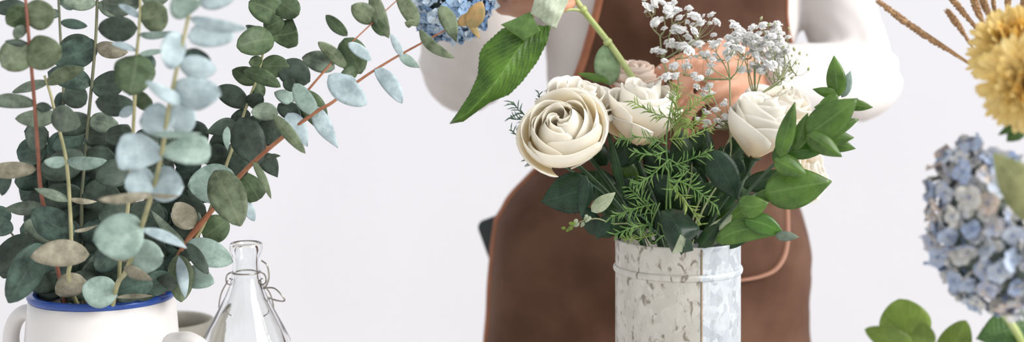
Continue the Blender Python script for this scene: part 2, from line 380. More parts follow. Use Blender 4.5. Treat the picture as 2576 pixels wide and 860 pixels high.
def leaf(parent, b, t, w, mt, mb=None, roll=0, fold=.12, curl=.06, shape='round', nu=12, nv=6, wave=.0, pleat=0, serr=0,
         thick=.0005, bend=0, name='leaf', flip=False, twist=0, vn=15, label=None):
    """b, t: base and tip in world space; w: visible width (m); roll: turn about the leaf's own axis, degrees"""
    b = Vector(b); t = Vector(t); a = t - b; L = a.length; a.normalize()
    v = (CAM - (b + t) / 2).normalized()
    s0 = a.cross(v)
    if s0.length < .05: s0 = a.cross(Vector((0, 0, 1)))
    s0.normalize(); n0 = s0.cross(a).normalized()
    if n0.dot(v) < 0: n0 = -n0
    pf = PROF[shape]; ph = R.uniform(0, 6)
    g = G(); front = []; back = []; uv = []
    for i in range(nu + 1):
        u = i / nu
        rl = math.radians(roll + twist * (u - .5))
        s = s0 * math.cos(rl) + n0 * math.sin(rl); n = n0 * math.cos(rl) - s0 * math.sin(rl)
        hw = max(w / 2 * pf(min(.9999, max(.0001, u))), w * .02)
        if serr: hw *= 1 + serr * ((u * 26) % 1 - .5)
        c = b + a * L * u + n0 * (curl * L * 4 * u * (1 - u)) + s0 * (bend * L * 4 * u * (1 - u))
        for j in range(nv + 1):
            q = -1 + 2 * j / nv
            d = -fold * hw * abs(q) ** 1.3
            if wave: d += wave * w * math.sin(u * 9 + ph + (1.5 if q > 0 else 0)) * q * q
            if pleat:
                x = (u - .45 * abs(q)) * vn
                d += pleat * w * (abs((x % 1) - .5) * 2 - .5) * min(1, abs(q) * 4) * (1 - .4 * abs(q))
            p = c + s * hw * q + n * d
            front.append(p + n * thick / 2); back.append(p - n * thick / 2); uv.append((u, (q + 1) / 2))
    m = nv + 1; N = len(front); fs = []; mi = []
    for i in range(nu):
        for j in range(nv):
            k = i * m + j
            fs.append((k, k + 1, k + m + 1, k + m)); mi.append(1 if flip else 0)
            fs.append((N + k, N + k + m, N + k + m + 1, N + k + 1)); mi.append(0 if flip else 1)
    rim = [i for i in range(m)] + [i * m + nv for i in range(1, nu + 1)] + [nu * m + j for j in range(nv - 1, -1, -1)] + [i * m for i in range(nu - 1, 0, -1)]
    for x, y in zip(rim, rim[1:] + rim[:1]):
        fs.append((x, N + x, N + y, y)); mi.append(0)
    g.add(front + back, fs, mi, uv + uv)
    mt = M[mt] if isinstance(mt, str) else mt; mb = M[mb] if isinstance(mb, str) else (mb or mt)
    o = g.build(name, [mt, mb], parent)
    if label: o['label'] = label
    return o

def stemobj(parent, pts, r0, r1, m, name='stem', n=6):
    g = G(); tube(g, pts, r0, r1, n=n)
    return g.build(name, M[m] if isinstance(m, str) else m, parent)

def sheet(parent, quad, mt, mb, name='leaf', n=18, amp=.0012, sc=90, pleat=0, pn=8, bulge=.0, thick=.0006, label=None):
    """a leaf piece given by four corners (around the edge), crumpled and pleated"""
    q = [P(*c) for c in quad]; nn = (q[1] - q[0]).cross(q[3] - q[0]).normalized()
    if nn.dot(CAM - q[0]) < 0: nn = -nn
    fr = []; bk = []; uv = []
    for i in range(n + 1):
        for j in range(n + 1):
            u, v = i / n, j / n
            p = q[0].lerp(q[1], u).lerp(q[3].lerp(q[2], u), v)
            d = noise.noise(p * sc) * amp + bulge * (4 * u * (1 - u)) * (4 * v * (1 - v)) + pleat * (abs(((v * pn + u * 1.5) % 1) - .5) * 2 - .5)
            p = p + (q[3] - q[0]) * .02 * noise.noise(p * 120)
            fr.append(p + nn * (d + thick / 2)); bk.append(p + nn * (d - thick / 2)); uv.append((v, u * .5 + .5))
    m = n + 1; N = len(fr); fs = []; mi = []
    for i in range(n):
        for j in range(n):
            k = i * m + j; fs += [(k, k + 1, k + m + 1, k + m), (N + k, N + k + m, N + k + m + 1, N + k + 1)]; mi += [0, 1]
    rim = list(range(m)) + [i * m + n for i in range(1, n + 1)] + [n * m + j for j in range(n - 1, -1, -1)] + [i * m for i in range(n - 1, 0, -1)]
    for x, y in zip(rim, rim[1:] + rim[:1]): fs.append((x, N + x, N + y, y)); mi.append(0)
    g = G(); g.add(fr + bk, fs, mi, uv + uv); o = g.build(name, [M[mt], M[mb]], parent)
    if label: o['label'] = label
    return o

def poly_at(pts, t):
    ds = [0]
    for p, q in zip(pts, pts[1:]): ds.append(ds[-1] + math.hypot(q[0] - p[0], q[1] - p[1]))
    x = t * ds[-1]
    for i in range(len(pts) - 1):
        if x <= ds[i + 1] or i == len(pts) - 2:
            f = (x - ds[i]) / max(1e-9, ds[i + 1] - ds[i]); return (pts[i][0] + (pts[i + 1][0] - pts[i][0]) * f, pts[i][1] + (pts[i + 1][1] - pts[i][1]) * f)
def outline_leaf(parent, left, mid, right, Yb, Yt, mt, mb, nu=60, nv=16, fold=.008, pleat=.0, vn=12, wave=.0, serr=0, thick=.0006, name='leaf', belly=.0, label=None):
    """a leaf of irregular outline: both edges and the midrib run from base to tip; the blade recedes from the midrib and is pleated along the side veins"""
    fr = []; bk = []; uv = []; ph = R.uniform(0, 6); h = nv // 2
    for i in range(nu + 1):
        t = i / nu; l, m_, r = poly_at(left, t), poly_at(mid, t), poly_at(right, t); Y = Yb + (Yt - Yb) * t
        for j in range(nv + 1):
            q = (j - h) / h; e = l if q < 0 else r; k = abs(q)
            if serr: k *= 1 + serr * ((t * 30) % 1 - .5) * k
            x, y = m_[0] + (e[0] - m_[0]) * k, m_[1] + (e[1] - m_[1]) * k
            d = fold * k ** 1.3 - belly * math.sin(math.pi * t)
            if pleat: d += pleat * (abs(((t - .3 * k) * vn % 1) - .5) * 2 - .5) * min(1, 4 * k) * min(1, (1 - t) * 5)
            if wave: d += wave * math.sin(t * 8 + ph + (1.5 if q > 0 else 0)) * k * k
            p = P(x, y, Y + d); v = (CAM - p).normalized()
            fr.append(p + v * thick / 2); bk.append(p - v * thick / 2); uv.append((t, (q + 1) / 2))
    m = nv + 1; N = len(fr); fs = []; mi = []
    for i in range(nu):
        for j in range(nv):
            k = i * m + j; fs += [(k, k + m, k + m + 1, k + 1), (N + k, N + k + 1, N + k + m + 1, N + k + m)]; mi += [0, 1]
    rim = list(range(m)) + [i * m + nv for i in range(1, nu + 1)] + [nu * m + j for j in range(nv - 1, -1, -1)] + [i * m for i in range(nu - 1, 0, -1)]
    for x, y in zip(rim, rim[1:] + rim[:1]): fs.append((x, y, N + y, N + x)); mi.append(0)
    g = G(); g.add(fr + bk, fs, mi, uv + uv); o = g.build(name, [M[mt], M[mb]], parent)
    if label: o['label'] = label
    return o
# ------------------------------------------------------------------ left: jug, eucalyptus, bottle, pot
def px_leaf(parent, bx, by, tx, ty, w, tone, Y, dy=0, shape='round', back=None, roll=None, name='leaf', cosfix=True, **k):
    roll = R.uniform(-22, 22) if roll is None else roll
    ww = w * Y / F / (max(.4, math.cos(math.radians(roll))) if cosfix else 1)
    return leaf(parent, P(bx, by, Y), P(tx, ty, Y + dy), ww, tone, back, roll=roll, shape=shape, name=name, **k)

JX, JY = P(258, 755, 1.36).x, 1.36
JZ = P(258, 735, 1.36).z
BACK = {'D': 'T', 'T': 'D', 'G': 'B', 'O': 'Q', 'M': 'O', 'P': 'Q', 'Q': 'B', 'B': 'G', 'Y': 'O'}

def branch(label, pts, r0, r1, sm, leaves, group='eucalyptus branches in the jug', foot=None):
    """pts: (px, py, Y) from the tip down to the jug mouth"""
    fx, fy = foot if foot else (R.uniform(-.03, .03), R.uniform(-.03, .03))
    wp = [P(*p) for p in pts] + [Vector((JX + fx, JY + fy, JZ - .10))]
    root = thing('eucalyptus_branch', wp[-1], label, 'plant branch', group)
    stemobj(root, wp, r0, r1, sm)
    def yat(x, y):
        best = None
        for (ax, ay, aY), (bx, by, bY) in zip(pts, pts[1:]):
            dx, dy = bx - ax, by - ay
            t = max(0, min(1, ((x - ax) * dx + (y - ay) * dy) / (dx * dx + dy * dy)))
            d = math.hypot(ax + dx * t - x, ay + dy * t - y)
            if best is None or d < best[0]: best = (d, aY + (bY - aY) * t)
        return best[1]
    for lf in leaves:
        bx, by, tx, ty, w, tone = lf[:6]
        k = dict(lf[6]) if len(lf) > 6 else {}
        off = k.pop('o', 0)
        dy = k.pop('dy', R.uniform(-.02, .012))
        k.setdefault('shape', 'round'); k.setdefault('curl', R.uniform(-.04, .13)); k.setdefault('wave', R.uniform(.015, .05)); k.setdefault('twist', R.uniform(-38, 38)); k.setdefault('bend', R.uniform(-.06, .06)); k.setdefault('fold', R.uniform(-.06, .22)); k.setdefault('nu', 14)
        bk = k.pop('back', BACK[tone])
        px_leaf(root, bx, by, tx, ty, w, tone, yat(bx, by) + off, dy, back=bk, **k)
    return root

E0 = dict(roll=0); ED = lambda **k: k
# red stem with olive leaves, far left front
branch('red-stemmed eucalyptus branch with large blurred olive leaves, farthest left in the jug',
    [(62, -30, 1.20), (72, 90, 1.20), (86, 250, 1.23), (96, 390, 1.26), (106, 500, 1.29), (150, 700, 1.33)], .0014, .0022, 'stem_red', [
    (70, 22, 16, 60, 62, 'M', ED(roll=15, shape='oval')), (60, 38, 138, 30, 78, 'O', ED(roll=-5)),
    (66, 66, 36, 96, 30, 'G', ED(shape='oval')), (72, 108, 4, 168, 84, 'O', ED(roll=5)), (66, 150, 154, 118, 88, 'O', ED(roll=0, o=-.01)),
    (78, 116, 12, 104, 16, 'D'), (90, 262, -30, 258, 38, 'G', ED(shape='oval', roll=10)), (88, 266, 132, 272, 26, 'D', ED(shape='lance')),
    (92, 425, -40, 432, 42, 'B', ED(shape='oval', curl=.12)), (98, 396, 66, 400, 24, 'D', ED(shape='lance')),
    (108, 515, 12, 524, 36, 'G', ED(shape='lance')), (104, 412, 190, 422, 66, 'D', ED(o=.05)),
    (20, 430, 4, 492, 34, 'T', ED(shape='oval')), (10, 545, -16, 590, 70, 'T', ED(shape='round')),
    (66, 15, -20, 22, 40, 'D', ED(shape='oval', o=.06))])
# pale green stem
branch('green-stemmed eucalyptus branch with narrow edge-on leaves above the blue jug rim',
    [(112, 190, 1.27), (128, 240, 1.27), (142, 300, 1.27), (166, 400, 1.27), (176, 520, 1.28), (180, 640, 1.29), (183, 740, 1.31)], .0012, .0022, 'stem_green', [
    (122, 206, 30, 232, 26, 'G', ED(shape='oval')), (116, 210, 212, 172, 40, 'O', ED(shape='oval', roll=0)),
    (146, 292, 38, 298, 46, 'G', ED(shape='oval', roll=10)), (132, 290, 202, 312, 66, 'G', ED(roll=-8, o=-.01)),
    (172, 404, 110, 406, 30, 'Q', ED(shape='oval', roll=0)), (166, 404, 268, 404, 34, 'Q', ED(shape='oval', roll=0)),
    (178, 505, 86, 474, 26, 'G', ED(shape='lance')), (172, 500, 244, 507, 15, 'B', ED(shape='lance', roll=0)),
    (186, 592, 80, 528, 80, 'T', ED(roll=8, shape='oval')), (180, 582, 246, 566, 10, 'B', ED(shape='lance', roll=0, curl=-.15)),
    (225, 640, 76, 646, 68, 'B', ED(shape='oval', roll=0, o=-.02, back='G')), (216, 705, 140, 738, 62, 'B', ED(shape='round', roll=10)),
    (150, 600, 60, 560, 60, 'G', ED(o=.04)), (170, 560, 60, 620, 70, 'T', ED(o=.05)),
    (110, 610, 22, 762, 84, 'T', ED(shape='oval', roll=20, dy=-.02)), (90, 600, -6, 690, 96, 'D', ED(o=.02, shape='round'))])
# straight green stem behind
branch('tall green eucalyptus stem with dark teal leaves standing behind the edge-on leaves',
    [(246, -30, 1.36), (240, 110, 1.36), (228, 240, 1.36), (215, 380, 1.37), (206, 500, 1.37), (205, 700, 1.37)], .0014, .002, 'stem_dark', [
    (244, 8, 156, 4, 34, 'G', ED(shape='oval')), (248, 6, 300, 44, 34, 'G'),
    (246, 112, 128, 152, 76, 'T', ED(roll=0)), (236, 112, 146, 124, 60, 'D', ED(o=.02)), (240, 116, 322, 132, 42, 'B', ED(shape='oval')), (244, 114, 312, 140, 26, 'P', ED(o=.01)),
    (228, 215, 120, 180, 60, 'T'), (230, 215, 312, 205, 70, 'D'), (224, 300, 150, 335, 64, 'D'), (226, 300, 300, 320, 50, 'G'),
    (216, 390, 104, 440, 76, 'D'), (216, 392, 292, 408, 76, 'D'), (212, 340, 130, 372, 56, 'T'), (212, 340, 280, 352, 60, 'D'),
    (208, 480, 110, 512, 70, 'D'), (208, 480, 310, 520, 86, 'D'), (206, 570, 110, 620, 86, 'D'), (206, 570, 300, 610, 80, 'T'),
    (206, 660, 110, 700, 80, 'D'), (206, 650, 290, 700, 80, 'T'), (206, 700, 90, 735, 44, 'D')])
# darkest stem at the back
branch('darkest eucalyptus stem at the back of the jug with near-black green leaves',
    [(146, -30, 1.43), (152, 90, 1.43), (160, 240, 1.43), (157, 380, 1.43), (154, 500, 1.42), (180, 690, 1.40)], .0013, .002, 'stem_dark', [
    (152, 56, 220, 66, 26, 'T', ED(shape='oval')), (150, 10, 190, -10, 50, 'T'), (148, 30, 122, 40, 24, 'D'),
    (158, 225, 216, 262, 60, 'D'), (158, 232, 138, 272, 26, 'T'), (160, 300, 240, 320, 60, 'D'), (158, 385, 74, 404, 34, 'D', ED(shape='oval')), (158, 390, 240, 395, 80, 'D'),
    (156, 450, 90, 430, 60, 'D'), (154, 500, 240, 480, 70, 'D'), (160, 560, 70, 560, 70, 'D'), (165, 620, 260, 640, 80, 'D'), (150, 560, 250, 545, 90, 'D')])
# pale front branch
branch('pale powder-blue eucalyptus branch blurred at the front of the jug',
    [(492, -40, 1.10), (470, 60, 1.10), (452, 140, 1.10), (425, 270, 1.11), (406, 390, 1.13), (384, 480, 1.15), (354, 576, 1.18), (318, 680, 1.235), (288, 742, 1.29)], .0013, .0024, 'stem_green', [
    (475, 40, 446, -10, 78, 'Q', ED(roll=10)), (500, 6, 592, -10, 60, 'P'), (478, 45, 622, 72, 34, 'P', ED(shape='oval', roll=0)),
    (472, 92, 590, 92, 68, 'P', ED(roll=0)), (468, 128, 404, 122, 96, 'P', ED(roll=0, dy=-.01)), (450, 160, 546, 176, 62, 'P', ED(roll=0, shape='oval')),
    (452, 150, 530, 150, 54, 'T', ED(o=.03)), (470, 262, 366, 204, 34, 'P', ED(shape='oval', roll=0)), (432, 226, 556, 236, 84, 'P', ED(roll=0)),
    (440, 300, 352, 305, 84, 'P', ED(roll=0)), (424, 302, 494, 296, 88, 'P', ED(roll=0)), (380, 336, 506, 336, 18, 'Q', ED(shape='oval', roll=0, o=-.01)),
    (414, 390, 292, 384, 92, 'P', ED(roll=0, shape='trunc', dy=-.01)), (402, 384, 530, 380, 74, 'Q', ED(roll=0, shape='trunc')),
    (392, 468, 314, 455, 76, 'P', ED(roll=0)), (376, 468, 462, 468, 90, 'P', ED(roll=0)),
    (384, 488, 246, 502, 26, 'B', ED(shape='oval', roll=0, o=-.015)), (378, 488, 452, 492, 12, 'B', ED(shape='lance', roll=0, o=-.015)),
    (362, 572, 234, 606, 116, 'Q', ED(roll=0, dy=-.02)), (354, 576, 470, 624, 28, 'P', ED(shape='lance', roll=0)),
    (330, 655, 250, 622, 34, 'B', ED(shape='lance', roll=0)), (312, 672, 384, 704, 30, 'B', ED(shape='lance', roll=0, o=-.004)), (318, 655, 412, 644, 86, 'Q', ED(roll=0, o=.006)),
    (296, 742, 206, 722, 80, 'Q', ED(roll=0, back='B')), (284, 740, 386, 712, 66, 'T', ED(roll=8, o=.01)), (288, 748, 384, 744, 12, 'B', ED(shape='lance', roll=0)), (330, 740, 410, 700, 70, 'D', ED(o=.03)), (250, 740, 180, 690, 70, 'D', ED(o=.03)), (370, 735, 430, 690, 60, 'T', ED(o=.05)), (220, 735, 150, 745, 50, 'D', ED(o=.04)), (300, 720, 330, 660, 70, 'D', ED(o=.06)), (160, 735, 90, 715, 56, 'D', ED(o=.06)), (400, 735, 440, 700, 50, 'D', ED(o=.07))])
# second mid branch
branch('eucalyptus branch with one big round green leaf hanging left of the pale leaves',
    [(354, -30, 1.19), (350, 70, 1.19), (344, 140, 1.19), (338, 270, 1.21), (332, 380, 1.24), (322, 520, 1.28), (300, 700, 1.32)], .0012, .002, 'stem_green', [
    (352, 50, 420, 26, 84, 'O', ED(roll=0)), (352, 44, 298, 12, 20, 'P', ED(shape='oval', roll=0)), (350, 86, 444, 80, 20, 'Q', ED(shape='oval', roll=0)), (346, 70, 246, 72, 66, 'D', ED(roll=10, shape='oval', o=.03)),
    (356, 4, 256, 6, 62, 'G', ED(o=.05)), (354, -6, 430, -16, 60, 'G', ED(o=.04)),
    (344, 138, 324, 238, 102, 'M', ED(roll=0, dy=-.03)), (346, 140, 414, 128, 16, 'Q', ED(shape='oval', roll=0)), (342, 128, 280, 110, 18, 'P', ED(shape='oval')),
    (350, 140, 384, 180, 50, 'T', ED(o=.02)), (338, 268, 240, 256, 58, 'D', ED(o=.02)), (338, 262, 372, 240, 60, 'M', ED(o=.01)), (336, 272, 300, 292, 26, 'P', ED(shape='oval')),
    (334, 330, 262, 345, 50, 'D', ED(o=.05)), (334, 350, 400, 360, 60, 'D', ED(o=.05)), (330, 420, 240, 450, 70, 'D', ED(o=.06)), (330, 425, 420, 430, 70, 'D', ED(o=.06)),
    (322, 520, 250, 560, 80, 'D', ED(o=.06)), (322, 525, 410, 560, 80, 'D', ED(o=.06)), (315, 600, 420, 640, 80, 'D', ED(o=.05)), (312, 620, 240, 680, 70, 'T', ED(o=.03))])
# upper right green branch
branch('upright dark green eucalyptus branch against the white wall, right of the pale leaves',
    [(704, -40, 1.38), (676, 60, 1.38), (656, 160, 1.38), (642, 210, 1.38), (622, 262, 1.38), (592, 350, 1.38), (560, 440, 1.37), (505, 580, 1.36), (400, 730, 1.36)], .001, .0022, 'stem_green', [
    (712, 44, 626, 4, 76, 'M', ED(roll=0, shape='round')), (700, 4, 752, 36, 60, 'M', ED(roll=10)), (664, 76, 714, 50, 50, 'M', ED(roll=0)), (682, 90, 748, 78, 72, 'M', ED(roll=0, shape='trunc')),
    (690, 98, 596, 118, 74, 'M', ED(roll=0, dy=-.03, shape='round')), (672, 86, 618, 64, 24, 'D', ED(shape='oval')),
    (658, 160, 626, 156, 32, 'M'), (655, 168, 728, 166, 58, 'M', ED(roll=5)), (698, 165, 780, 205, 72, 'D', ED(roll=0, shape='oval')), (715, 200, 740, 228, 32, 'D'),
    (648, 208, 584, 176, 48, 'M', ED(shape='oval', roll=0)), (612, 178, 706, 218, 40, 'M', ED(shape='oval', roll=0, o=-.01)), (642, 210, 664, 242, 34, 'M'),
    (626, 266, 542, 222, 54, 'D', ED(shape='oval', roll=5)), (622, 262, 662, 240, 44, 'D'), (700, 286, 632, 282, 46, 'G', ED(roll=0, o=-.02)),
    (596, 312, 518, 334, 44, 'D', ED(shape='ovate')), (604, 296, 652, 418, 86, 'D', ED(roll=0, dy=-.02, o=-.02, shape='oval')), (572, 318, 572, 378, 20, 'Q', ED(shape='lance', roll=0, o=-.03)),
    (688, 296, 676, 366, 60, 'D', ED(roll=0)), (630, 285, 580, 300, 40, 'D'), (652, 386, 698, 446, 46, 'D', ED(shape='ovate')), (668, 396, 706, 392, 12, 'G', ED(shape='lance')),
    (580, 395, 500, 390, 60, 'D'), (575, 400, 620, 440, 56, 'D'), (550, 460, 470, 480, 80, 'D'), (560, 330, 528, 390, 40, 'D'), (520, 540, 440, 520, 80, 'D'), (505, 585, 420, 600, 80, 'D')], foot=(.02, .01))
# back orange branch leaning right
branch('thin brown eucalyptus branch leaning right, ending beside the blue flower head',
    [(1010, -10, 1.44), (900, 92, 1.42), (860, 132, 1.42), (815, 180, 1.41), (738, 272, 1.40), (700, 332, 1.39), (640, 402, 1.38), (585, 458, 1.37), (520, 548, 1.36), (430, 680, 1.36)], .0006, .0024, 'stem_orange', [
    (944, 56, 884, 14, 52, 'O', ED(shape='oval', roll=0)), (936, -22, 978, 96, 40, 'O', ED(shape='oval', roll=0, o=-.01)), (936, 50, 968, 90, 34, 'M', ED(shape='oval')),
    (874, 90, 820, 38, 32, 'M', ED(shape='oval', roll=0)), (866, 96, 908, 186, 76, 'M', ED(roll=0, shape='round')), (876, 108, 934, 152, 30, 'P', ED(shape='oval', roll=0, o=-.012)), (900, 172, 858, 188, 34, 'M', ED(shape='oval')),
    (872, 170, 800, 106, 34, 'O', ED(shape='oval', roll=0)), (842, 172, 760, 144, 54, 'G', ED(shape='oval', roll=0)), (740, 270, 780, 300, 30, 'D', ED(shape='lance')),
    (752, 226, 816, 326, 62, 'M', ED(shape='oval', roll=0)), (700, 262, 756, 300, 46, 'D', ED(shape='oval')), (740, 254, 690, 232, 36, 'Q', ED(shape='oval', roll=0)), (690, 340, 620, 300, 60, 'D'),
    (640, 405, 560, 370, 60, 'D'), (606, 432, 652, 502, 54, 'M', ED(roll=0, shape='trunc')), (612, 500, 640, 556, 28, 'P', ED(shape='oval')),
    (512, 598, 574, 552, 72, 'M', ED(roll=0)), (505, 560, 450, 520, 50, 'G')], foot=(.03, 0))
# front orange branch
branch('orange-stemmed eucalyptus branch stretching farthest right with pale drooping leaves',
    [(1180, 50, 1.30), (1120, 76, 1.30), (1080, 98, 1.30), (985, 150, 1.30), (900, 205, 1.30), (838, 256, 1.30), (800, 278, 1.30), (740, 322, 1.30), (662, 386, 1.31), (600, 446, 1.32), (540, 520, 1.33), (440, 660, 1.34)], .0005, .0028, 'stem_orange', [
    (1012, 142, 982, 84, 20, 'P', ED(shape='oval', roll=0)), (1002, 132, 1056, 170, 26, 'Q', ED(shape='lance', roll=0, back='Y')), (944, 170, 1012, 260, 42, 'P', ED(shape='oval', roll=0)),
    (1050, 66, 998, -14, 42, 'O', ED(shape='oval', roll=0)), (1042, 60, 1018, 56, 22, 'O', ED(shape='ovate')), (1056, 74, 1144, 146, 28, 'O', ED(shape='oval', roll=0, bend=.1)),
    (1108, 14, 1148, 106, 42, 'O', ED(shape='ovate', roll=0)), (1180, 70, 1212, 4, 46, 'Y', ED(shape='oval', roll=0)), (1172, 40, 1208, 98, 20, 'Y', ED(shape='lance', roll=0)), (1150, 62, 1200, 30, 30, 'Y', ED(shape='oval', roll=0)),
    (826, 190, 922, 264, 66, 'P', ED(shape='oval', roll=0, dy=-.01, o=-.02)), (862, 190, 898, 212, 22, 'P', ED(shape='oval')),
    (740, 210, 800, 292, 46, 'Q', ED(shape='oval', roll=0)), (792, 268, 850, 372, 44, 'P', ED(shape='ovate', roll=0)), (688, 288, 768, 386, 32, 'O', ED(shape='oval', roll=0, o=-.01)), (724, 284, 774, 368, 56, 'P', ED(shape='ovate', roll=0)),
    (636, 404, 682, 500, 20, 'O', ED(shape='oval', roll=0)), (596, 450, 472, 468, 100, 'Q', ED(shape='oval', roll=0, o=.01, back='G')), (540, 430, 606, 568, 92, 'O', ED(shape='oval', roll=0, dy=-.03, o=-.015)),
    (468, 612, 586, 660, 68, 'Q', ED(shape='oval', roll=0, o=-.02)), (470, 612, 524, 690, 34, 'D', ED(shape='oval', roll=0, o=-.025)), (460, 690, 538, 712, 58, 'Q', ED(shape='oval', roll=0)),
    (448, 640, 456, 760, 66, 'O', ED(shape='oval', roll=0, o=-.01)), (450, 645, 466, 750, 30, 'P', ED(shape='lance', roll=0, o=-.02)), (468, 616, 380, 528, 24, 'G', ED(shape='lance', roll=0)),
    (490, 570, 440, 512, 62, 'B', ED(shape='oval', roll=0)), (410, 690, 350, 640, 60, 'T'), (470, 660, 474, 620, 40, 'D')], foot=(.02, -.01))
# low sprig at the left edge
branch('short eucalyptus twig with broad dark leaves drooping over the jug handle',
    [(12, 566, 1.35), (44, 606, 1.35), (110, 690, 1.35), (170, 735, 1.35)], .0009, .0014, 'stem_dark', [
    (14, 566, -14, 520, 56, 'T'), (40, 612, 8, 700, 84, 'D', ED(shape='oval')), (120, 560, 66, 640, 66, 'G', ED(shape='oval', roll=15)), (178, 690, 82, 732, 50, 'D', ED(shape='oval')),
    (246, 720, 238, 640, 64, 'G', ED(roll=10)), (120, 640, 160, 700, 60, 'T'), (270, 700, 210, 680, 70, 'D'), (150, 600, 60, 600, 80, 'D')])

# dense dark leaves at the back, low over the jug mouth
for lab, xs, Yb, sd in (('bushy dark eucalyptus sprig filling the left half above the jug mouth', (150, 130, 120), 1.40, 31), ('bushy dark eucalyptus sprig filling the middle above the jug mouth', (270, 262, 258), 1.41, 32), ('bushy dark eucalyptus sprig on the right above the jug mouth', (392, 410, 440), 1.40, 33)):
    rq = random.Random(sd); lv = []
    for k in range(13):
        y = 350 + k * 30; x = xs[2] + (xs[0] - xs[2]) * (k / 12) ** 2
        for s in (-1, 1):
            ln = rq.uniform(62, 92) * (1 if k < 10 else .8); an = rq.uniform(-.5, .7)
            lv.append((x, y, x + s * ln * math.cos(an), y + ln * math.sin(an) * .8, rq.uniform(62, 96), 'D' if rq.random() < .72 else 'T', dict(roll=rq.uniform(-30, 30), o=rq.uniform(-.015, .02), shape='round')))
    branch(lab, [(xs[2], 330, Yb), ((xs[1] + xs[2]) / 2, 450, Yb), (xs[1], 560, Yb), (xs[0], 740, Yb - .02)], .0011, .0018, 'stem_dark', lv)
# jug
jr = 179 * JY / F
jug = thing('ceramic_jug', (JX, JY, TABLE_Z), 'white ceramic jug with blue rim and two handles holding the eucalyptus', 'jug')
g = G(); zz = JZ
lathe(g, JX, JY, [(.001, TABLE_Z), (.055, TABLE_Z), (.066, TABLE_Z + .006), (.079, TABLE_Z + .04), (.081, TABLE_Z + .075), (jr * 1.10, zz - .07), (jr * 1.05, zz - .045), (jr * 1.02, zz - .02), (jr * 1.0, zz - .005),
    (jr - .007, zz - .005), (jr - .004, zz - .03), (.068, zz - .06), (.073, TABLE_Z + .07), (.06, TABLE_Z + .012), (.001, TABLE_Z + .01)], 64)
g.build('body', M['ceramic'], jug)
g = G(); lathe(g, JX, JY, [(jr + .0006, zz - .0030), (jr + .0014, zz - .0012), (jr + .0008, zz + .0006), (jr - .003, zz + .002), (jr - .0075, zz + .0005), (jr - .0085, zz - .005), (jr - .0085, zz - .012), (jr - .006, zz - .012)], 64, closed=True)
g.build('rim', M['blue'], jug)['label'] = 'blue glazed rim'
for hp in ([(92, 790, 1.36), (60, 786, 1.36), (36, 812, 1.36), (28, 856, 1.36), (40, 900, 1.36), (72, 935, 1.36)],
           [(432, 858, 1.30), (470, 856, 1.28), (504, 874, 1.27), (516, 910, 1.27), (500, 940, 1.28), (452, 965, 1.30)]):
    g = G(); path = cat_rom([P(*p) for p in hp], 7)
    loft(g, path, [(.0105, .0075)] * len(path), 14, ref=(0, 1, 0)); g.build('handle', M['ceramic'], jug)

# swing-top bottle
BY = 1.40; bx = P(619, 0, BY).x
pz = lambda y: P(0, y, BY).z
pr = lambda w: w / 2 * BY / F
bot = thing('glass_bottle', (bx, BY, TABLE_Z), 'clear glass swing-top bottle with wire clasp beside the white jug', 'bottle')
g = G()
zt = pz(612)
outer = [(.001, TABLE_Z), (.036, TABLE_Z), (.043, TABLE_Z + .006), (.0445, TABLE_Z + .03), (.0445, pz(890)), (pr(222), pz(856)), (pr(190), pz(824)), (pr(142), pz(780)), (pr(104), pz(744)), (pr(80), pz(715)), (pr(70), pz(690)),
         (pr(66), pz(665)), (pr(66), pz(650)), (pr(70), pz(640)), (pr(80), pz(632)), (pr(83), pz(622)), (pr(80), zt)]
inner = [(pr(58), zt), (pr(54), pz(622)), (pr(50), pz(660)), (pr(56), pz(700)), (pr(88), pz(748)), (pr(170), pz(824)), (.0405, pz(892)), (.0405, TABLE_Z + .03), (.036, TABLE_Z + .01), (.001, TABLE_Z + .009)]
lathe(g, bx, BY, outer + [(pr(74), zt + .001), (pr(64), zt + .001)] + inner, 64)
g.build('body', M['glass'], bot)
g = G()
lathe(g, bx, BY, [(pr(70) + .0004 + .0008 * math.cos(a), pz(684) + .0008 * math.sin(a)) for a in [i * math.pi / 4 for i in range(8)]], 40, closed=True)
for sx in (-1, 1):   # side loops of the clasp
    cx_ = 619 + sx * 50
    tube(g, [P(619 + sx * 36, 684, BY), P(cx_ - sx * 4, 690, BY), P(cx_, 700, BY - .003), P(cx_ - sx * 2, 712, BY), P(cx_ - sx * 14, 716, BY + .002), P(cx_ - sx * 18, 706, BY), P(cx_ - sx * 8, 700, BY)], .0008, n=5, seg=6)
g.build('clasp_ring', M['wire'], bot)
g = G()
tube(g, [P(658, 655, BY - .004), P(672, 668, BY - .006), P(676, 700, BY - .004), P(664, 726, BY), P(654, 712, BY)], .0009, seg=6)
tube(g, [P(664, 724, BY), P(692, 726, BY - .01), P(716, 754, BY - .012), P(700, 756, BY + .004), P(672, 748, BY + .01)], .0009, seg=6)
g.build('lever', M['wire'], bot)
g = G()
tube(g, [P(573, 706, BY + .012), P(556, 740, BY + .02), P(552, 782, BY + .026), P(575, 800, BY + .032)], .0007, seg=6)
tube(g, [P(662, 716, BY + .012), P(680, 740, BY + .02), P(688, 782, BY + .026), P(668, 800, BY + .032)], .0007, seg=6)
g.build('bail', M['wire'], bot)

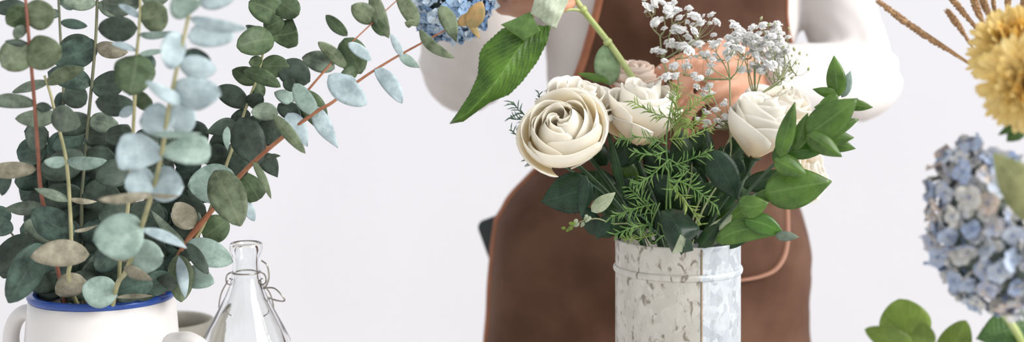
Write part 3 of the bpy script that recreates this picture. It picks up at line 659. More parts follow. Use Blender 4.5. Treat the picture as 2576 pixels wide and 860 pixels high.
# clay pot behind the jug
PY_ = 1.58; pcx = P(420, 0, PY_).x; prr = 116 * PY_ / F; pzz = P(0, 806, PY_).z
pot = thing('clay_pot', (pcx, PY_, TABLE_Z), 'grey clay pot standing behind the jug and bottle', 'pot')
g = G(); lathe(g, pcx, PY_, [(.001, TABLE_Z), (prr * .62, TABLE_Z), (prr * .66, TABLE_Z + .01), (prr * .93, pzz - .03), (prr * .96, pzz - .022)], 48)
lathe(g, pcx, PY_, [(prr * .9, pzz - .02), (prr * .58, TABLE_Z + .012), (.001, TABLE_Z + .011)], 48)
g.build('body', M['clay'], pot)
g = G(); lathe(g, pcx, PY_, [(prr * .96, pzz - .022), (prr, pzz - .02), (prr, pzz), (prr * .95, pzz + .001), (prr * .9, pzz - .002), (prr * .9, pzz - .02)], 48, closed=True)
g.build('rim', M['clay'], pot)
# ------------------------------------------------------------------ vase and bouquet
VY = 1.37; VX = P(1705, 0, VY).x; VR = 157 * VY / F
VZ = P(0, 598, VY).z
vase = thing('metal_vase', (VX, VY, TABLE_Z), 'cylindrical galvanised steel vase with raised band and rusty seam, holding the white bouquet', 'vase')
g = G()
lathe(g, VX, VY, [(.001, TABLE_Z), (VR * 1.0, TABLE_Z), (VR * 1.0, VZ - .004), (VR + .0006, VZ - .001), (VR, VZ), (VR - .0018, VZ - .001), (VR - .0018, TABLE_Z + .004), (.001, TABLE_Z + .004)], 96)
g.build('body', M['galv'], vase)
for zb in (P(0, 673, VY).z, TABLE_Z + .035):
    g = G(); lathe(g, VX, VY, [(VR - .0005 + .0026 * max(0, math.cos(a)), zb + .0036 * math.sin(a)) for a in [-math.pi / 2 + i * math.pi / 8 for i in range(9)]], 96)
    g.build('band', M['galv'], vase)
g = G(); sa = math.asin((1745 - 1705) / 157 * .99)
sxp = VX + (VR + .0004) * math.sin(sa); syp = VY - (VR + .0004) * math.cos(sa)
loft(g, [Vector((sxp, syp, z)) for z in (TABLE_Z + .001, TABLE_Z + .1, VZ - .002)], [(.0010, .0006)] * 3, 8, ref=(math.cos(sa), math.sin(sa), 0))
g.build('seam', M['rust'], vase)['label'] = 'rusty vertical seam'

def into_vase(px, py, Y):
    """a stem's way from a point in the bunch down to the vase floor"""
    a = P(px, py, Y); q = P(1705 + (px - 1705) * .28, 640, VY)
    q.y = VY + (Y - VY) * .4
    k = math.hypot(q.x - VX, q.y - VY)
    if k > VR * .7:
        q.x = VX + (q.x - VX) * VR * .7 / k; q.y = VY + (q.y - VY) * VR * .7 / k
    b = Vector((VX - (q.x - VX) * .5, VY - (q.y - VY) * .5, TABLE_Z + .012))
    return [a, q, b]

def smooth(a, b, x):
    t = max(0, min(1, (x - a) / (b - a))); return t * t * (3 - 2 * t)

def bloom_mesh(ctr, axis, rad, rings, seed, tall=1.0, spin=0, flare=1.0, bex=.6):
    """rose: rings of wide overlapping cupped petals; ring = (count, radius, top, close, flare, droop)"""
    rr = random.Random(seed)
    ax = Vector(axis).normalized(); up = Vector((0, 0, 1)); x = up - ax * up.dot(ax)
    x = x.normalized() if x.length > .1 else ax.orthogonal().normalized(); y = ax.cross(x)
    g = G(); nu, nv = 14, 14; sp = spin
    for ri, (cnt, Rk0, top0, close, fl0, dr0) in enumerate(rings):
        t = ri / max(1, len(rings) - 1); sp += .9
        for k in range(cnt):
            th = sp + 2 * math.pi * (k + rr.uniform(-.2, .2)) / cnt
            Rk = Rk0 * rr.uniform(.9, 1.06); wk = math.pi / cnt * rr.uniform(1.45, 1.7) if cnt > 2 else 1.9
            top = top0 * rr.uniform(.82, 1.12) * tall; fl = fl0 * rr.uniform(.3, 1.6) * flare; dr = dr0 * rr.uniform(.3, 1.6); cl = close * rr.uniform(.65, 1.3)
            ph = rr.uniform(0, 6); tk = .005; sk = rr.uniform(.03, .12); crk = rr.uniform(.03, .075)
            front = []; back = []; uv = []; pts = []
            for i in range(nu + 1):
                v = i / nu; row = []
                for j in range(nv + 1):
                    u = -1 + 2 * j / nv
                    r = Rk * math.sin(min(1, v * 1.25) * math.pi / 2) ** bex
                    r *= 1 - cl * smooth(.4, 1, v)
                    r += fl * .4 * smooth(.66, 1.0, v) * (1 - .5 * u * u)
                    r += sk * u * (.4 + v) + crk * math.sin(2.6 * u + ph) * v
                    z = -.62 * tall + (.62 * tall + top) * v ** .9
                    z -= (.08 + .16 * t) * abs(u) ** 2.6 * v * tall
                    z -= dr * smooth(.74, 1, v) * (1 - .4 * u * u)
                    z += .035 * math.sin(4 * u + ph) * smooth(.5, 1, v) + .03 * math.exp(-(u / .12) ** 2) * smooth(.85, 1, v)
                    a = th + u * wk * (.35 + .65 * math.sin(min(1, v * 1.35 + .08) * math.pi / 2)) * (1 - .1 * smooth(.85, 1, v))
                    row.append((x * math.cos(a) + y * math.sin(a)) * r * rad + ax * z * rad + ctr)
                pts.append(row)
            m = nv + 1
            for i in range(nu + 1):
                for j in range(m):
                    du = pts[min(nu, i + 1)][j] - pts[max(0, i - 1)][j]; dv = pts[i][min(nv, j + 1)] - pts[i][max(0, j - 1)]
                    nn = dv.cross(du); nn = nn.normalized() if nn.length > 1e-12 else ax
                    front.append(pts[i][j] + nn * tk * rad); back.append(pts[i][j] - nn * tk * rad); uv.append((i / nu, j / nv))
            N = len(front); fs = []
            for i in range(nu):
                for j in range(nv):
                    q = i * m + j
                    fs += [(q, q + 1, q + m + 1, q + m), (N + q, N + q + m, N + q + m + 1, N + q + 1)]
            rim = list(range(m)) + [i * m + nv for i in range(1, nu + 1)] + [nu * m + j for j in range(nv - 1, -1, -1)] + [i * m for i in range(nu - 1, 0, -1)]
            fs += [(a, N + a, N + b, b) for a, b in zip(rim, rim[1:] + rim[:1])]
            g.add(front + back, fs, 0, uv + uv)
    return g
OPEN = [(2, .22, .80, .6, 0, 0), (3, .42, .78, .52, 0, 0), (3, .64, .70, .40, 0, 0), (4, .84, .60, .28, 0, 0), (4, .96, .46, .14, .03, .03), (3, .99, .30, .02, .16, .14)]
CUP = [(3, .2, .6, .3, .1, 0), (4, .36, .6, .2, .1, 0), (4, .52, .6, .16, .06, 0), (4, .70, .58, .12, .1, .04), (4, .86, .52, .06, .12, .1), (4, .95, .30, .0, .2, .24)]
BUDR = [(2, .18, .66, .4, 0, 0), (3, .34, .64, .3, .05, 0), (3, .55, .62, .25, .08, .02), (3, .75, .60, .18, .14, .06), (3, .90, .52, .12, .16, .08), (3, .97, .36, .06, .12, .06)]
WIDE = [(3, .2, .5, .3, .1, 0), (4, .40, .48, .2, .1, 0), (5, .62, .44, .1, .2, .05), (5, .82, .34, .0, .3, .15), (5, .95, .2, .0, .4, .3)]

def rose(label, px, py, Y, rad, axis, rings, seed, m='rose', leaves=(), **k):
    ctr = P(px, py, Y); ax = Vector(axis).normalized(); r = rad * Y / F
    base = ctr - ax * r * .62 * k.get('tall', 1.0)
    neck = base - ax * r * .35
    way = into_vase(px + (neck.x - ctr.x) * F / Y, py + 120, Y)
    root = thing('white_rose', way[-1], label, 'rose', 'white roses in the vase')
    bloom_mesh(ctr, ax, r, rings, seed, **k).build('bloom', M[m], root, origin=ctr)
    g = G(); loft(g, cat_rom([base + ax * r * .12, base, base - ax * r * .18, neck], 4), [r * .3 - (r * .24) * (i / 12) ** .6 for i in range(13)], 12)
    g.build('calyx', M['ruscus_dark'], root)
    stemobj(root, [base, neck] + way[1:], .0022, .0026, 'ruscus_dark')
    for (bx, by, tx, ty, w, tone, kw) in leaves:
        kw = dict(kw); yy = kw.pop('Y', Y)
        px_leaf(root, bx, by, tx, ty, w, tone, yy, kw.pop('dy', 0), **kw)
    return root

RL = dict(shape='ovate', serr=.05, nu=40, wave=.03)
rose('large cream rose turned to the viewer, at the left front of the bouquet', 1414, 334, 1.335, 111, (-.16, -.80, .58), OPEN, 4, leaves=[
    (1492, 470, 1362, 508, 104, 'rose_leaf', dict(RL, roll=0, Y=1.37, back='under')), (1472, 440, 1462, 546, 30, 'rose_leaf', dict(RL, roll=0, Y=1.33)),
    (1532, 545, 1500, 602, 42, 'rose_leaf', dict(RL, roll=10, Y=1.36)), (1488, 532, 1548, 484, 36, 'under', dict(shape='ovate', roll=0, Y=1.35))])
rose('cream rose behind and just above the large left rose', 1460, 252, 1.385, 90, (.25, -.35, .9), WIDE, 11, m='rose_white', tall=1.05)
rose('upright cream rose cup behind the fern tips, right of the large left rose', 1612, 290, 1.39, 98, (.03, -.26, .95), CUP, 5, m='rose_white', tall=1.4, bex=.8, leaves=[
    (1700, 490, 1640, 440, 60, 'rose_leaf', dict(RL, Y=1.40))])
rose('blush white rose half hidden at the back, where the thick stem ends', 1592, 196, 1.47, 66, (0, -.3, .95), CUP, 8, m='rose_blush', tall=1.0, leaves=[
    (1536, 214, 1518, 114, 66, 'sage', dict(shape='oval', roll=0, back='under', Y=1.45)), (1540, 206, 1452, 184, 20, 'ruscus', dict(shape='lance', roll=0, Y=1.45))])
rose('tight cream rosebud-shaped bloom tilting right beside the glossy green leaves', 1910, 326, 1.36, 84, (.22, -.22, .95), BUDR, 21, m='rose_white', tall=1.6, bex=.95, leaves=[
    (1790, 380, 1858, 504, 78, 'rose_leaf', dict(RL, roll=5, Y=1.32)), (1722, 560, 1714, 642, 40, 'rose_leaf', dict(RL, Y=1.30, roll=20))])
rose('open white rose at the back right, half behind the tilting cream bloom', 1972, 272, 1.44, 88, (.3, -.4, .85), WIDE, 14, m='rose_white', tall=1.0)
rose('white rose showing below the right-hand glossy leaves', 2036, 436, 1.47, 70, (.7, -.5, .3), WIDE, 17, m='rose_white', tall=.9)

# ---- glossy ruscus stems
def ruscus(label, pts, leaves, r=.0016):
    way = into_vase(pts[0][0], pts[0][1] + 20, pts[0][2])
    wp = [way[-1], way[1]] + [P(*p) for p in pts]
    root = thing('ruscus_stem', wp[0], label, 'foliage stem', 'glossy leaf stems in the vase')
    stemobj(root, wp, r * 1.3, r * .6, 'stem_deep')
    for bx, by, tx, ty, w, tone, kw in leaves:
        kw = dict(kw); Y = kw.pop('Y', pts[-1][2])
        px_leaf(root, bx, by, tx, ty, w, tone, Y, kw.pop('dy', 0), **dict(dict(shape='ovate', curl=.08, wave=.015, back='ruscus', fold=.2), **kw))
    return root
ruscus('glossy ruscus stem with bright green leaves rising at the right of the bouquet',
    [(1770, 606, 1.33), (1856, 510, 1.31), (1930, 430, 1.30), (1988, 374, 1.30), (2060, 290, 1.30), (2112, 205, 1.31)], [
    (1856, 514, 1934, 510, 58, 'ruscus', dict(roll=0, Y=1.29, bend=.1)), (1922, 486, 2092, 456, 104, 'ruscus', dict(roll=0, Y=1.30)),
    (1900, 490, 2064, 488, 40, 'ruscus', dict(roll=10, Y=1.32)), (1948, 400, 2030, 440, 54, 'ruscus', dict(roll=0, Y=1.28, fold=.5)),
    (1960, 400, 2000, 256, 44, 'ruscus', dict(roll=0, Y=1.28, fold=.5)), (2000, 378, 2032, 284, 38, 'ruscus', dict(roll=0, Y=1.29)), (1948, 410, 1990, 330, 34, 'ruscus_mid', dict(roll=0, Y=1.30)),
    (2030, 342, 2158, 248, 84, 'ruscus', dict(roll=0, Y=1.28)), (2036, 342, 2160, 300, 50, 'ruscus', dict(roll=5, Y=1.29)), (2036, 346, 2148, 346, 52, 'ruscus', dict(roll=0, Y=1.30)),
    (2030, 338, 2118, 394, 52, 'ruscus', dict(roll=0, Y=1.275, fold=.5)), (2050, 350, 2152, 374, 44, 'ruscus', dict(roll=0, Y=1.31)), (1976, 384, 2090, 368, 46, 'ruscus_mid', dict(roll=0, Y=1.31)),
    (2108, 244, 2098, 140, 50, 'ruscus', dict(roll=0, Y=1.30, fold=.3)), (2118, 245, 2140, 178, 30, 'Q', dict(roll=0, Y=1.32)), (2112, 240, 2044, 224, 28, 'ruscus', dict(roll=0, Y=1.30)),
    (2108, 238, 2044, 296, 34, 'ruscus', dict(roll=0, Y=1.29)), (2106, 258, 2196, 270, 30, 'ruscus', dict(roll=0, Y=1.30, shape='lance')), (2090, 270, 2048, 270, 26, 'ruscus', dict(roll=0, Y=1.3)),
    (1870, 470, 1990, 430, 50, 'ruscus_dark', dict(roll=20, Y=1.34))])
ruscus('low glossy ruscus leaf bending right over the vase rim',
    [(1770, 612, 1.32), (1800, 590, 1.31), (1830, 570, 1.305)], [
    (1800, 606, 1978, 588, 62, 'ruscus', dict(roll=0, Y=1.30, bend=-.12)), (1872, 552, 1974, 594, 52, 'ruscus_mid', dict(roll=0, Y=1.295, bend=-.08)),
    (1950, 592, 2010, 596, 26, 'G', dict(roll=0, Y=1.29, shape='ovate')), (1770, 618, 1842, 540, 46, 'under', dict(roll=0, Y=1.33, back='ruscus')), (1760, 622, 1810, 560, 40, 'ruscus_dark', dict(roll=0, Y=1.31)),
    (1820, 622, 1905, 580, 30, 'ruscus_dark', dict(roll=0, Y=1.33))])
ruscus('dark folded leaf drooping over the front rim of the metal vase',
    [(1700, 600, 1.32), (1698, 560, 1.30), (1694, 535, 1.295)], [
    (1700, 590, 1660, 545, 40, 'ruscus_dark', dict(roll=20, Y=1.33))])
dl = C.objects[-1].parent
outline_leaf(dl, [(1690, 524), (1660, 530), (1664, 560), (1672, 596), (1690, 636)], [(1690, 524), (1688, 545), (1706, 572), (1712, 600), (1692, 638)], [(1692, 524), (1722, 530), (1762, 574), (1744, 600), (1694, 638)], 1.30, 1.278, 'rose_leaf', 'under', nu=30, nv=12, fold=.012, belly=.012)
sheet(dl, [(1712, 590, 1.268), (1724, 600, 1.262), (1716, 634, 1.272), (1690, 638, 1.276)], 'under', 'rose_leaf', n=8, amp=.0005, name='leaf_tip', label='pale folded-back leaf tip')
sheet(dl, [(1722, 598, 1.262), (1740, 606, 1.268), (1744, 630, 1.276), (1716, 636, 1.272)], 'rose_leaf', 'under', n=8, amp=.0005, name='leaf_tip')
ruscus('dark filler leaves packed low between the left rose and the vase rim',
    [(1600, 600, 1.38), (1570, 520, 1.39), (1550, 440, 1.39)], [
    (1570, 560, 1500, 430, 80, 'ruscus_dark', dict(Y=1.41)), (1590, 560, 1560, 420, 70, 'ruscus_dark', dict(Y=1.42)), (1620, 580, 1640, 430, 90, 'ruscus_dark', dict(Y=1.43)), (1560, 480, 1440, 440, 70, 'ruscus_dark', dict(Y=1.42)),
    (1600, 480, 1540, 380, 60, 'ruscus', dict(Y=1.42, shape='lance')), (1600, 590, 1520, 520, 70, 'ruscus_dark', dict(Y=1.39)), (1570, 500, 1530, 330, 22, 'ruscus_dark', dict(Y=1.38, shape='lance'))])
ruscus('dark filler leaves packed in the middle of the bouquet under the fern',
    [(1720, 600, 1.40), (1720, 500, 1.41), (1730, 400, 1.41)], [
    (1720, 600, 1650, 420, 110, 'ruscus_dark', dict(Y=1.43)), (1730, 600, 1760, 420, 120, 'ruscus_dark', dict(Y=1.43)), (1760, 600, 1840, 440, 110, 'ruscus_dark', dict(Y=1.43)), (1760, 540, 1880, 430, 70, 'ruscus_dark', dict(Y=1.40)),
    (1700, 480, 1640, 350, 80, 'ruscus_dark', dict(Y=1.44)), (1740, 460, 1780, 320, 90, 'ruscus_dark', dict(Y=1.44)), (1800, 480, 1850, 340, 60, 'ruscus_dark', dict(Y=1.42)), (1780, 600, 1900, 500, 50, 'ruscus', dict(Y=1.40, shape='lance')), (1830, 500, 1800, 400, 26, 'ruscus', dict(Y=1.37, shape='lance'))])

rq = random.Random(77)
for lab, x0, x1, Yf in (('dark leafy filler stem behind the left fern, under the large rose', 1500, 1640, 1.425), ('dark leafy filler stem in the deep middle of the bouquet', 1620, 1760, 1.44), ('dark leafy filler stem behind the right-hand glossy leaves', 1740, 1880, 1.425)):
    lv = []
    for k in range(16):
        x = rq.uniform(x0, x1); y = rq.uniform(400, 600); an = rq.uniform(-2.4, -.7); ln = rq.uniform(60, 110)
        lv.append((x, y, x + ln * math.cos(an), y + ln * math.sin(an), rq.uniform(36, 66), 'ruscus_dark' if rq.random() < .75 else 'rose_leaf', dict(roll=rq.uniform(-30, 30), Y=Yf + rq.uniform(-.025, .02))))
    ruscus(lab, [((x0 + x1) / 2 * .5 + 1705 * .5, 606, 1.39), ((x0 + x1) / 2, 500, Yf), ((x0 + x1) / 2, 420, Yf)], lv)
# ---- asparagus fern
def frond(root, pts, n, nl, m, spread=1.0, rr=None):
    """a thin twig set with short needles"""
    rr = rr or R; path = cat_rom([P(*p) for p in pts], 8); g = G()
    loft(g, path, [.0006] * len(path), 5)
    L = len(path) - 1
    for k in range(n):
        t = (k + .5) / n; i = min(L - 1, int(t * L)); c = path[i].lerp(path[i + 1], t * L - i)
        d = (path[i + 1] - path[i]).normalized(); v = (CAM - c).normalized(); s = d.cross(v).normalized(); w = s.cross(d)
        a = rr.choice((-1, 1)) * rr.uniform(.2, 1.0) * spread + (0 if rr.random() < .7 else math.pi)
        ang = rr.uniform(0, 2 * math.pi)
        dirn = (d * rr.uniform(.35, .85) + s * math.cos(ang) + w * math.sin(ang) * .7).normalized()
        ln = nl * pts[0][2] / F * rr.uniform(.7, 1.15) * (1 - .35 * t)
        m1 = c + dirn * ln * .5 + d * ln * .05; e = c + dirn * ln
        loft(g, [c, m1, e], [.0004, .00066, .00018], 5)
    return g.build('frond', M[m], root)

def fern(label, stem, fronds, group='asparagus fern sprigs in the vase', sm='fern'):
    way = into_vase(stem[0][0], stem[0][1] + 20, stem[0][2])
    wp = [way[-1], way[1]] + [P(*p) for p in stem]
    root = thing('asparagus_fern', wp[0], label, 'fern sprig', group)
    stemobj(root, wp, .0012, .0007, sm)
    for pts, n, nl, m in fronds: frond(root, pts, n, nl, m)
    return root
fern('feathery asparagus fern sprig spreading up across the middle of the bouquet',
    [(1690, 615, 1.33), (1684, 460, 1.31), (1676, 350, 1.305), (1694, 240, 1.31)], [
    ([(1690, 300, 1.305), (1640, 282, 1.30), (1588, 254, 1.30)], 26, 36, 'fern_light'), ([(1694, 330, 1.305), (1700, 270, 1.30), (1706, 214, 1.30)], 34, 40, 'fern_light'),
    ([(1692, 310, 1.305), (1735, 275, 1.30), (1786, 236, 1.30)], 36, 42, 'fern_light'), ([(1678, 362, 1.30), (1620, 346, 1.29), (1552, 352, 1.29)], 34, 34, 'fern'),
    ([(1676, 380, 1.30), (1640, 390, 1.29), (1590, 380, 1.29)], 18, 36, 'fern'), ([(1684, 350, 1.30), (1730, 345, 1.30), (1790, 320, 1.31)], 32, 36, 'fern_light'), ([(1684, 300, 1.31), (1730, 320, 1.31), (1772, 290, 1.315)], 28, 40, 'fern_light')])
fern('lower asparagus fern sprig with arching bright needles above the vase rim',
    [(1680, 615, 1.325), (1676, 520, 1.31), (1682, 430, 1.30)], [
    ([(1684, 400, 1.30), (1640, 440, 1.29), (1596, 470, 1.285)], 26, 44, 'fern'), ([(1684, 450, 1.30), (1740, 470, 1.29), (1806, 524, 1.29)], 34, 44, 'fern'),
    ([(1684, 460, 1.30), (1720, 500, 1.29), (1764, 566, 1.29)], 24, 40, 'fern_light'), ([(1684, 400, 1.30), (1720, 430, 1.30), (1690, 480, 1.29)], 14, 44, 'fern'), ([(1682, 420, 1.31), (1740, 400, 1.31), (1790, 376, 1.31)], 22, 40, 'fern')])
fern('short asparagus fern sprig leaning left over the vase rim below the large rose',
    [(1640, 612, 1.33), (1640, 560, 1.31), (1660, 510, 1.31)], [
    ([(1650, 512, 1.31), (1600, 524, 1.30), (1532, 548, 1.30)], 34, 40, 'fern'), ([(1642, 566, 1.31), (1600, 570, 1.30), (1545, 590, 1.30)], 26, 38, 'fern'),
    ([(1650, 590, 1.32), (1600, 600, 1.315), (1570, 602, 1.315)], 14, 30, 'fern_light'), ([(1645, 540, 1.31), (1610, 500, 1.31), (1580, 470, 1.31)], 22, 40, 'fern'), ([(1655, 560, 1.31), (1680, 580, 1.30), (1700, 600, 1.30)], 12, 40, 'fern')])
fern('dusky fern sprig peeking out left of the large cream rose',
    [(1560, 520, 1.40), (1440, 430, 1.41), (1350, 390, 1.41), (1330, 300, 1.40)], [
    ([(1345, 305, 1.40), (1310, 282, 1.40), (1290, 256, 1.40)], 16, 38, 'fern_dark'), ([(1318, 300, 1.40), (1296, 300, 1.40), (1282, 296, 1.40)], 10, 26, 'fern_dark'), ([(1340, 356, 1.40), (1306, 344, 1.40), (1284, 326, 1.40)], 14, 30, 'fern_dark'),
    ([(1350, 420, 1.40), (1336, 408, 1.40), (1322, 402, 1.40)], 9, 28, 'fern_dark'), ([(1370, 262, 1.40), (1360, 250, 1.40), (1352, 228, 1.40)], 6, 24, 'fern_dark')], sm='fern_dark')

# small filler buds
root = thing('limonium_sprig', into_vase(1480, 560, 1.36)[-1], 'small sprig of pale whitish buds and tiny green tips under the dark rose leaf', 'filler flower')
stemobj(root, [into_vase(1480, 560, 1.36)[-1], into_vase(1480, 560, 1.36)[1], P(1530, 560, 1.36), P(1480, 552, 1.35), P(1430, 572, 1.35)], .0009, .0006, 'gyp_stem')
for i in range(14):
    t = i / 13; c = (1492 - 72 * t + R.uniform(-6, 6), 545 + 26 * t + R.uniform(-7, 10))
    px_leaf(root, c[0], c[1], c[0] - R.uniform(4, 16), c[1] + R.uniform(-6, 14), R.uniform(7, 11), 'under' if i < 8 else 'lime_leaf', 1.345 + R.uniform(-.006, .006), 0, shape='oval', name='bud', nu=6, nv=4)

# ---- baby's breath
def blossom_mesh(rad, seed):
    rr = random.Random(seed); g = G()
    for wv, (n, el, ln) in enumerate(((7, .15, 1.0), (6, .65, .85), (5, 1.1, .65), (3, 1.5, .4))):
        for k in range(n):
            a = 2 * math.pi * (k + .5 * wv) / n + rr.uniform(-.2, .2); e = el + rr.uniform(-.15, .15)
            d = Vector((math.cos(a) * math.cos(e), math.sin(a) * math.cos(e), math.sin(e))); s = Vector((-math.sin(a), math.cos(a), 0)); nn = s.cross(d)
            L = rad * ln * rr.uniform(.85, 1.1); vs = []; fs = []
            for i, (u, w) in enumerate(((0, .1), (.45, .42), (.8, .5), (1, .3))):
                for q in (-1, 0, 1):
                    vs.append(d * L * u + s * q * w * L * .75 - nn * (abs(q) * .12 - .25 * u * u + rr.uniform(-.04, .04)) * L)
            for i in range(3):
                for j in range(2): fs.append((i * 3 + j, i * 3 + j + 1, i * 3 + j + 4, i * 3 + j + 3))
            b = len(vs); vs += [v - nn * rad * .05 for v in vs]; fs += [tuple(reversed([x + b for x in f])) for f in fs]
            g.add(vs, fs)
    loft(g, [Vector((0, 0, z * rad)) for z in (-.35, -.2, .1, .4, .58)], [.1 * rad, .42 * rad, .6 * rad, .45 * rad, .12 * rad], 9)
    return g
BL = []
for i in range(3):
    o = blossom_mesh(.0042, 40 + i).build('blossom', M['gyp_white'])
    BL.append(o.data); bpy.data.objects.remove(o)
gb_ = G(); loft(gb_, [Vector((0, 0, z)) for z in (-.0012, -.0006, .0006, .0016)], [.0004, .001, .0009, .0003], 7)
o = gb_.build('bud', M['gyp_bud']); BUD = o.data; bpy.data.objects.remove(o)

def gypsophila(label, stem, nodes, spots, buds, seed):
    """stem: (px,py,Y) polyline; nodes: forks; each blossom hangs on a hair-thin twig from the nearest fork"""
    rr = random.Random(seed)
    way = into_vase(stem[0][0], max(stem[0][1] + 60, 560), stem[0][2]); wp = [way[-1], way[1]] + [P(*p) for p in stem]
    root = thing('gypsophila_sprig', wp[0], label, 'filler flower', "baby's breath sprigs in the bouquet")
    g = G(); tube(g, wp, .0011, .0007, seg=6)
    org = [s for s in stem]
    nds = []
    for nd in nodes:
        src = min(org, key=lambda s: math.hypot(s[0] - nd[0], (s[1] - nd[1] - 60) * .7))
        a, b = P(*src), P(*nd)
        tube(g, [a, a.lerp(b, .5) + Vector((rr.uniform(-.004, .004), rr.uniform(-.004, .004), -.002)), b], .0008, .0005, n=4, seg=5)
        nds.append(nd)
    nds += org[1:]
    items = [(x, y, sz, 1) for x, y, sz in spots] + [(x, y, 9, 0) for x, y in buds]
    k = 0
    for x, y, sz, kind in items:
        low = [n for n in nds if n[1] > y - 4] or nds
        nd = min(low, key=lambda n: math.hypot(n[0] - x, n[1] - y - 25))
        Y = nd[2] + rr.uniform(-.02, .02); a = P(*nd); e = P(x, y + sz * .3, Y)
        tube(g, [a, a.lerp(e, .55) + Vector((rr.uniform(-.002, .002), 0, -.0025)), e], .0003, .0002, n=3, seg=4)
        if kind and k >= 98: continue
        b = bpy.data.objects.new('blossom' if kind else 'bud', BL[rr.randrange(3)] if kind else BUD); C.objects.link(b); b.parent = root
        b.location = P(x, y, Y) - wp[0]; s = 1.22 * sz * Y / F / .0042 if kind else rr.uniform(.9, 1.7); b.scale = (s, s, s)
        b.rotation_euler = (rr.uniform(-.4, 1.1), rr.uniform(-.6, .6), rr.uniform(0, 6.3))
        k += kind
    g.build('stem', M['gyp_stem'], root)
    return root
def scatter(rr, polys):
    out = []
    for x0, y0, x1, y1, n, s0, s1 in polys:
        for _ in range(n):
            out.append((rr.uniform(x0, x1), rr.uniform(y0, y1), rr.uniform(s0, s1)))
    return out
q = random.Random(5)
gypsophila("baby's breath sprig at the upper left of the cloud of tiny white flowers", [(1740, 420, 1.42), (1700, 260, 1.42), (1668, 150, 1.42), (1660, 90, 1.42)],
    [(1640, 40, 1.42), (1672, 50, 1.42), (1690, 60, 1.42), (1720, 110, 1.42), (1750, 100, 1.41), (1700, 150, 1.42), (1660, 140, 1.42)],
    [(1632, 20, 14), (1622, 14, 10), (1652, 57, 17), (1646, 4, 9), (1666, 8, 11), (1680, 24, 12), (1700, 28, 16), (1692, 18, 10), (1710, 46, 12), (1733, 22, 10), (1748, 44, 17), (1764, 60, 14), (1712, 78, 18), (1700, 72, 12), (1688, 40, 12),
     (1745, 80, 14), (1730, 95, 12), (1790, 38, 10), (1802, 56, 11), (1770, 40, 6), (1650, 128, 13), (1666, 132, 12), (1690, 115, 15), (1714, 118, 16), (1740, 110, 12), (1672, 72, 8), (1680, 108, 10), (1760, 110, 12)] + scatter(q, [(1690, 40, 1800, 130, 18, 5, 9), (1620, 0, 1700, 30, 8, 5, 9)]), [(1686, 84), (1730, 40), (1724, 60)], 1)
gypsophila("baby's breath sprig standing in front of the resting hand", [(1830, 420, 1.40), (1836, 320, 1.39), (1836, 200, 1.385), (1830, 150, 1.385)],
    [(1800, 130, 1.385), (1770, 140, 1.385), (1858, 150, 1.385), (1880, 130, 1.385), (1850, 110, 1.385), (1770, 250, 1.385), (1774, 200, 1.385), (1720, 190, 1.385), (1690, 180, 1.385)],
    [(1697, 167, 12), (1727, 167, 12), (1678, 194, 14), (1700, 192, 11), (1672, 154, 9), (1788, 166, 12), (1784, 182, 10), (1865, 176, 12), (1810, 152, 8), (1838, 140, 14), (1828, 132, 12), (1860, 124, 14), (1800, 112, 14), (1830, 114, 11), (1746, 188, 10), (1756, 200, 11), (1762, 196, 9),
     (1752, 218, 9), (1776, 226, 12), (1786, 216, 10), (1770, 240, 11), (1790, 236, 9), (1800, 112, 12), (1735, 130, 13), (1732, 122, 10), (1760, 112, 12), (1778, 285, 10), (1800, 278, 12), (1826, 295, 12), (1842, 286, 10), (1778, 308, 11), (1806, 304, 8), (1820, 262, 9), (1755, 300, 8), (1808, 320, 7)] + scatter(q, [(1650, 150, 1740, 210, 10, 3, 5), (1730, 100, 1870, 150, 22, 5, 9), (1760, 250, 1850, 330, 12, 4, 7)]), [(1716, 142), (1740, 170)], 2)
gypsophila("baby's breath sprig arching right in a dense white cloud over the sleeve", [(1800, 430, 1.41), (1846, 330, 1.41), (1900, 250, 1.41), (1960, 200, 1.41), (1990, 150, 1.41)],
    [(1880, 150, 1.41), (1900, 120, 1.41), (1930, 110, 1.41), (1950, 130, 1.41), (1920, 170, 1.41), (1970, 120, 1.41), (1850, 90, 1.41), (1890, 80, 1.41), (1990, 160, 1.41), (1960, 170, 1.41)],
    scatter(q, [(1830, 55, 1900, 130, 34, 8, 12), (1890, 60, 1970, 130, 34, 7, 12), (1880, 120, 1960, 185, 24, 8, 12)]) + [(1900, 170, 15), (1932, 165, 16)], [(1915, 46), (1934, 62), (1950, 60), (1985, 72)], 3)
gypsophila("sparse baby's breath sprig with tiny green buds, nearest the right white sleeve", [(1830, 420, 1.43), (1880, 270, 1.43), (1950, 215, 1.43), (1995, 180, 1.43)],
    [(1950, 150, 1.43), (1980, 130, 1.43), (2005, 150, 1.43), (1965, 200, 1.43), (2000, 190, 1.43), (1930, 190, 1.43), (1960, 100, 1.43)],
    scatter(q, [(1930, 80, 1985, 160, 40, 6, 10), (1870, 90, 1960, 150, 24, 6, 10), (1940, 150, 1990, 190, 12, 5, 8)]), [(1984, 118), (1975, 130), (2012, 134), (2010, 160), (2034, 174), (1992, 140), (1970, 170), (1964, 196), (1992, 196), (1972, 220), (1993, 220), (1950, 140), (2002, 158), (1986, 178), (2030, 138), (1998, 124)], 4)
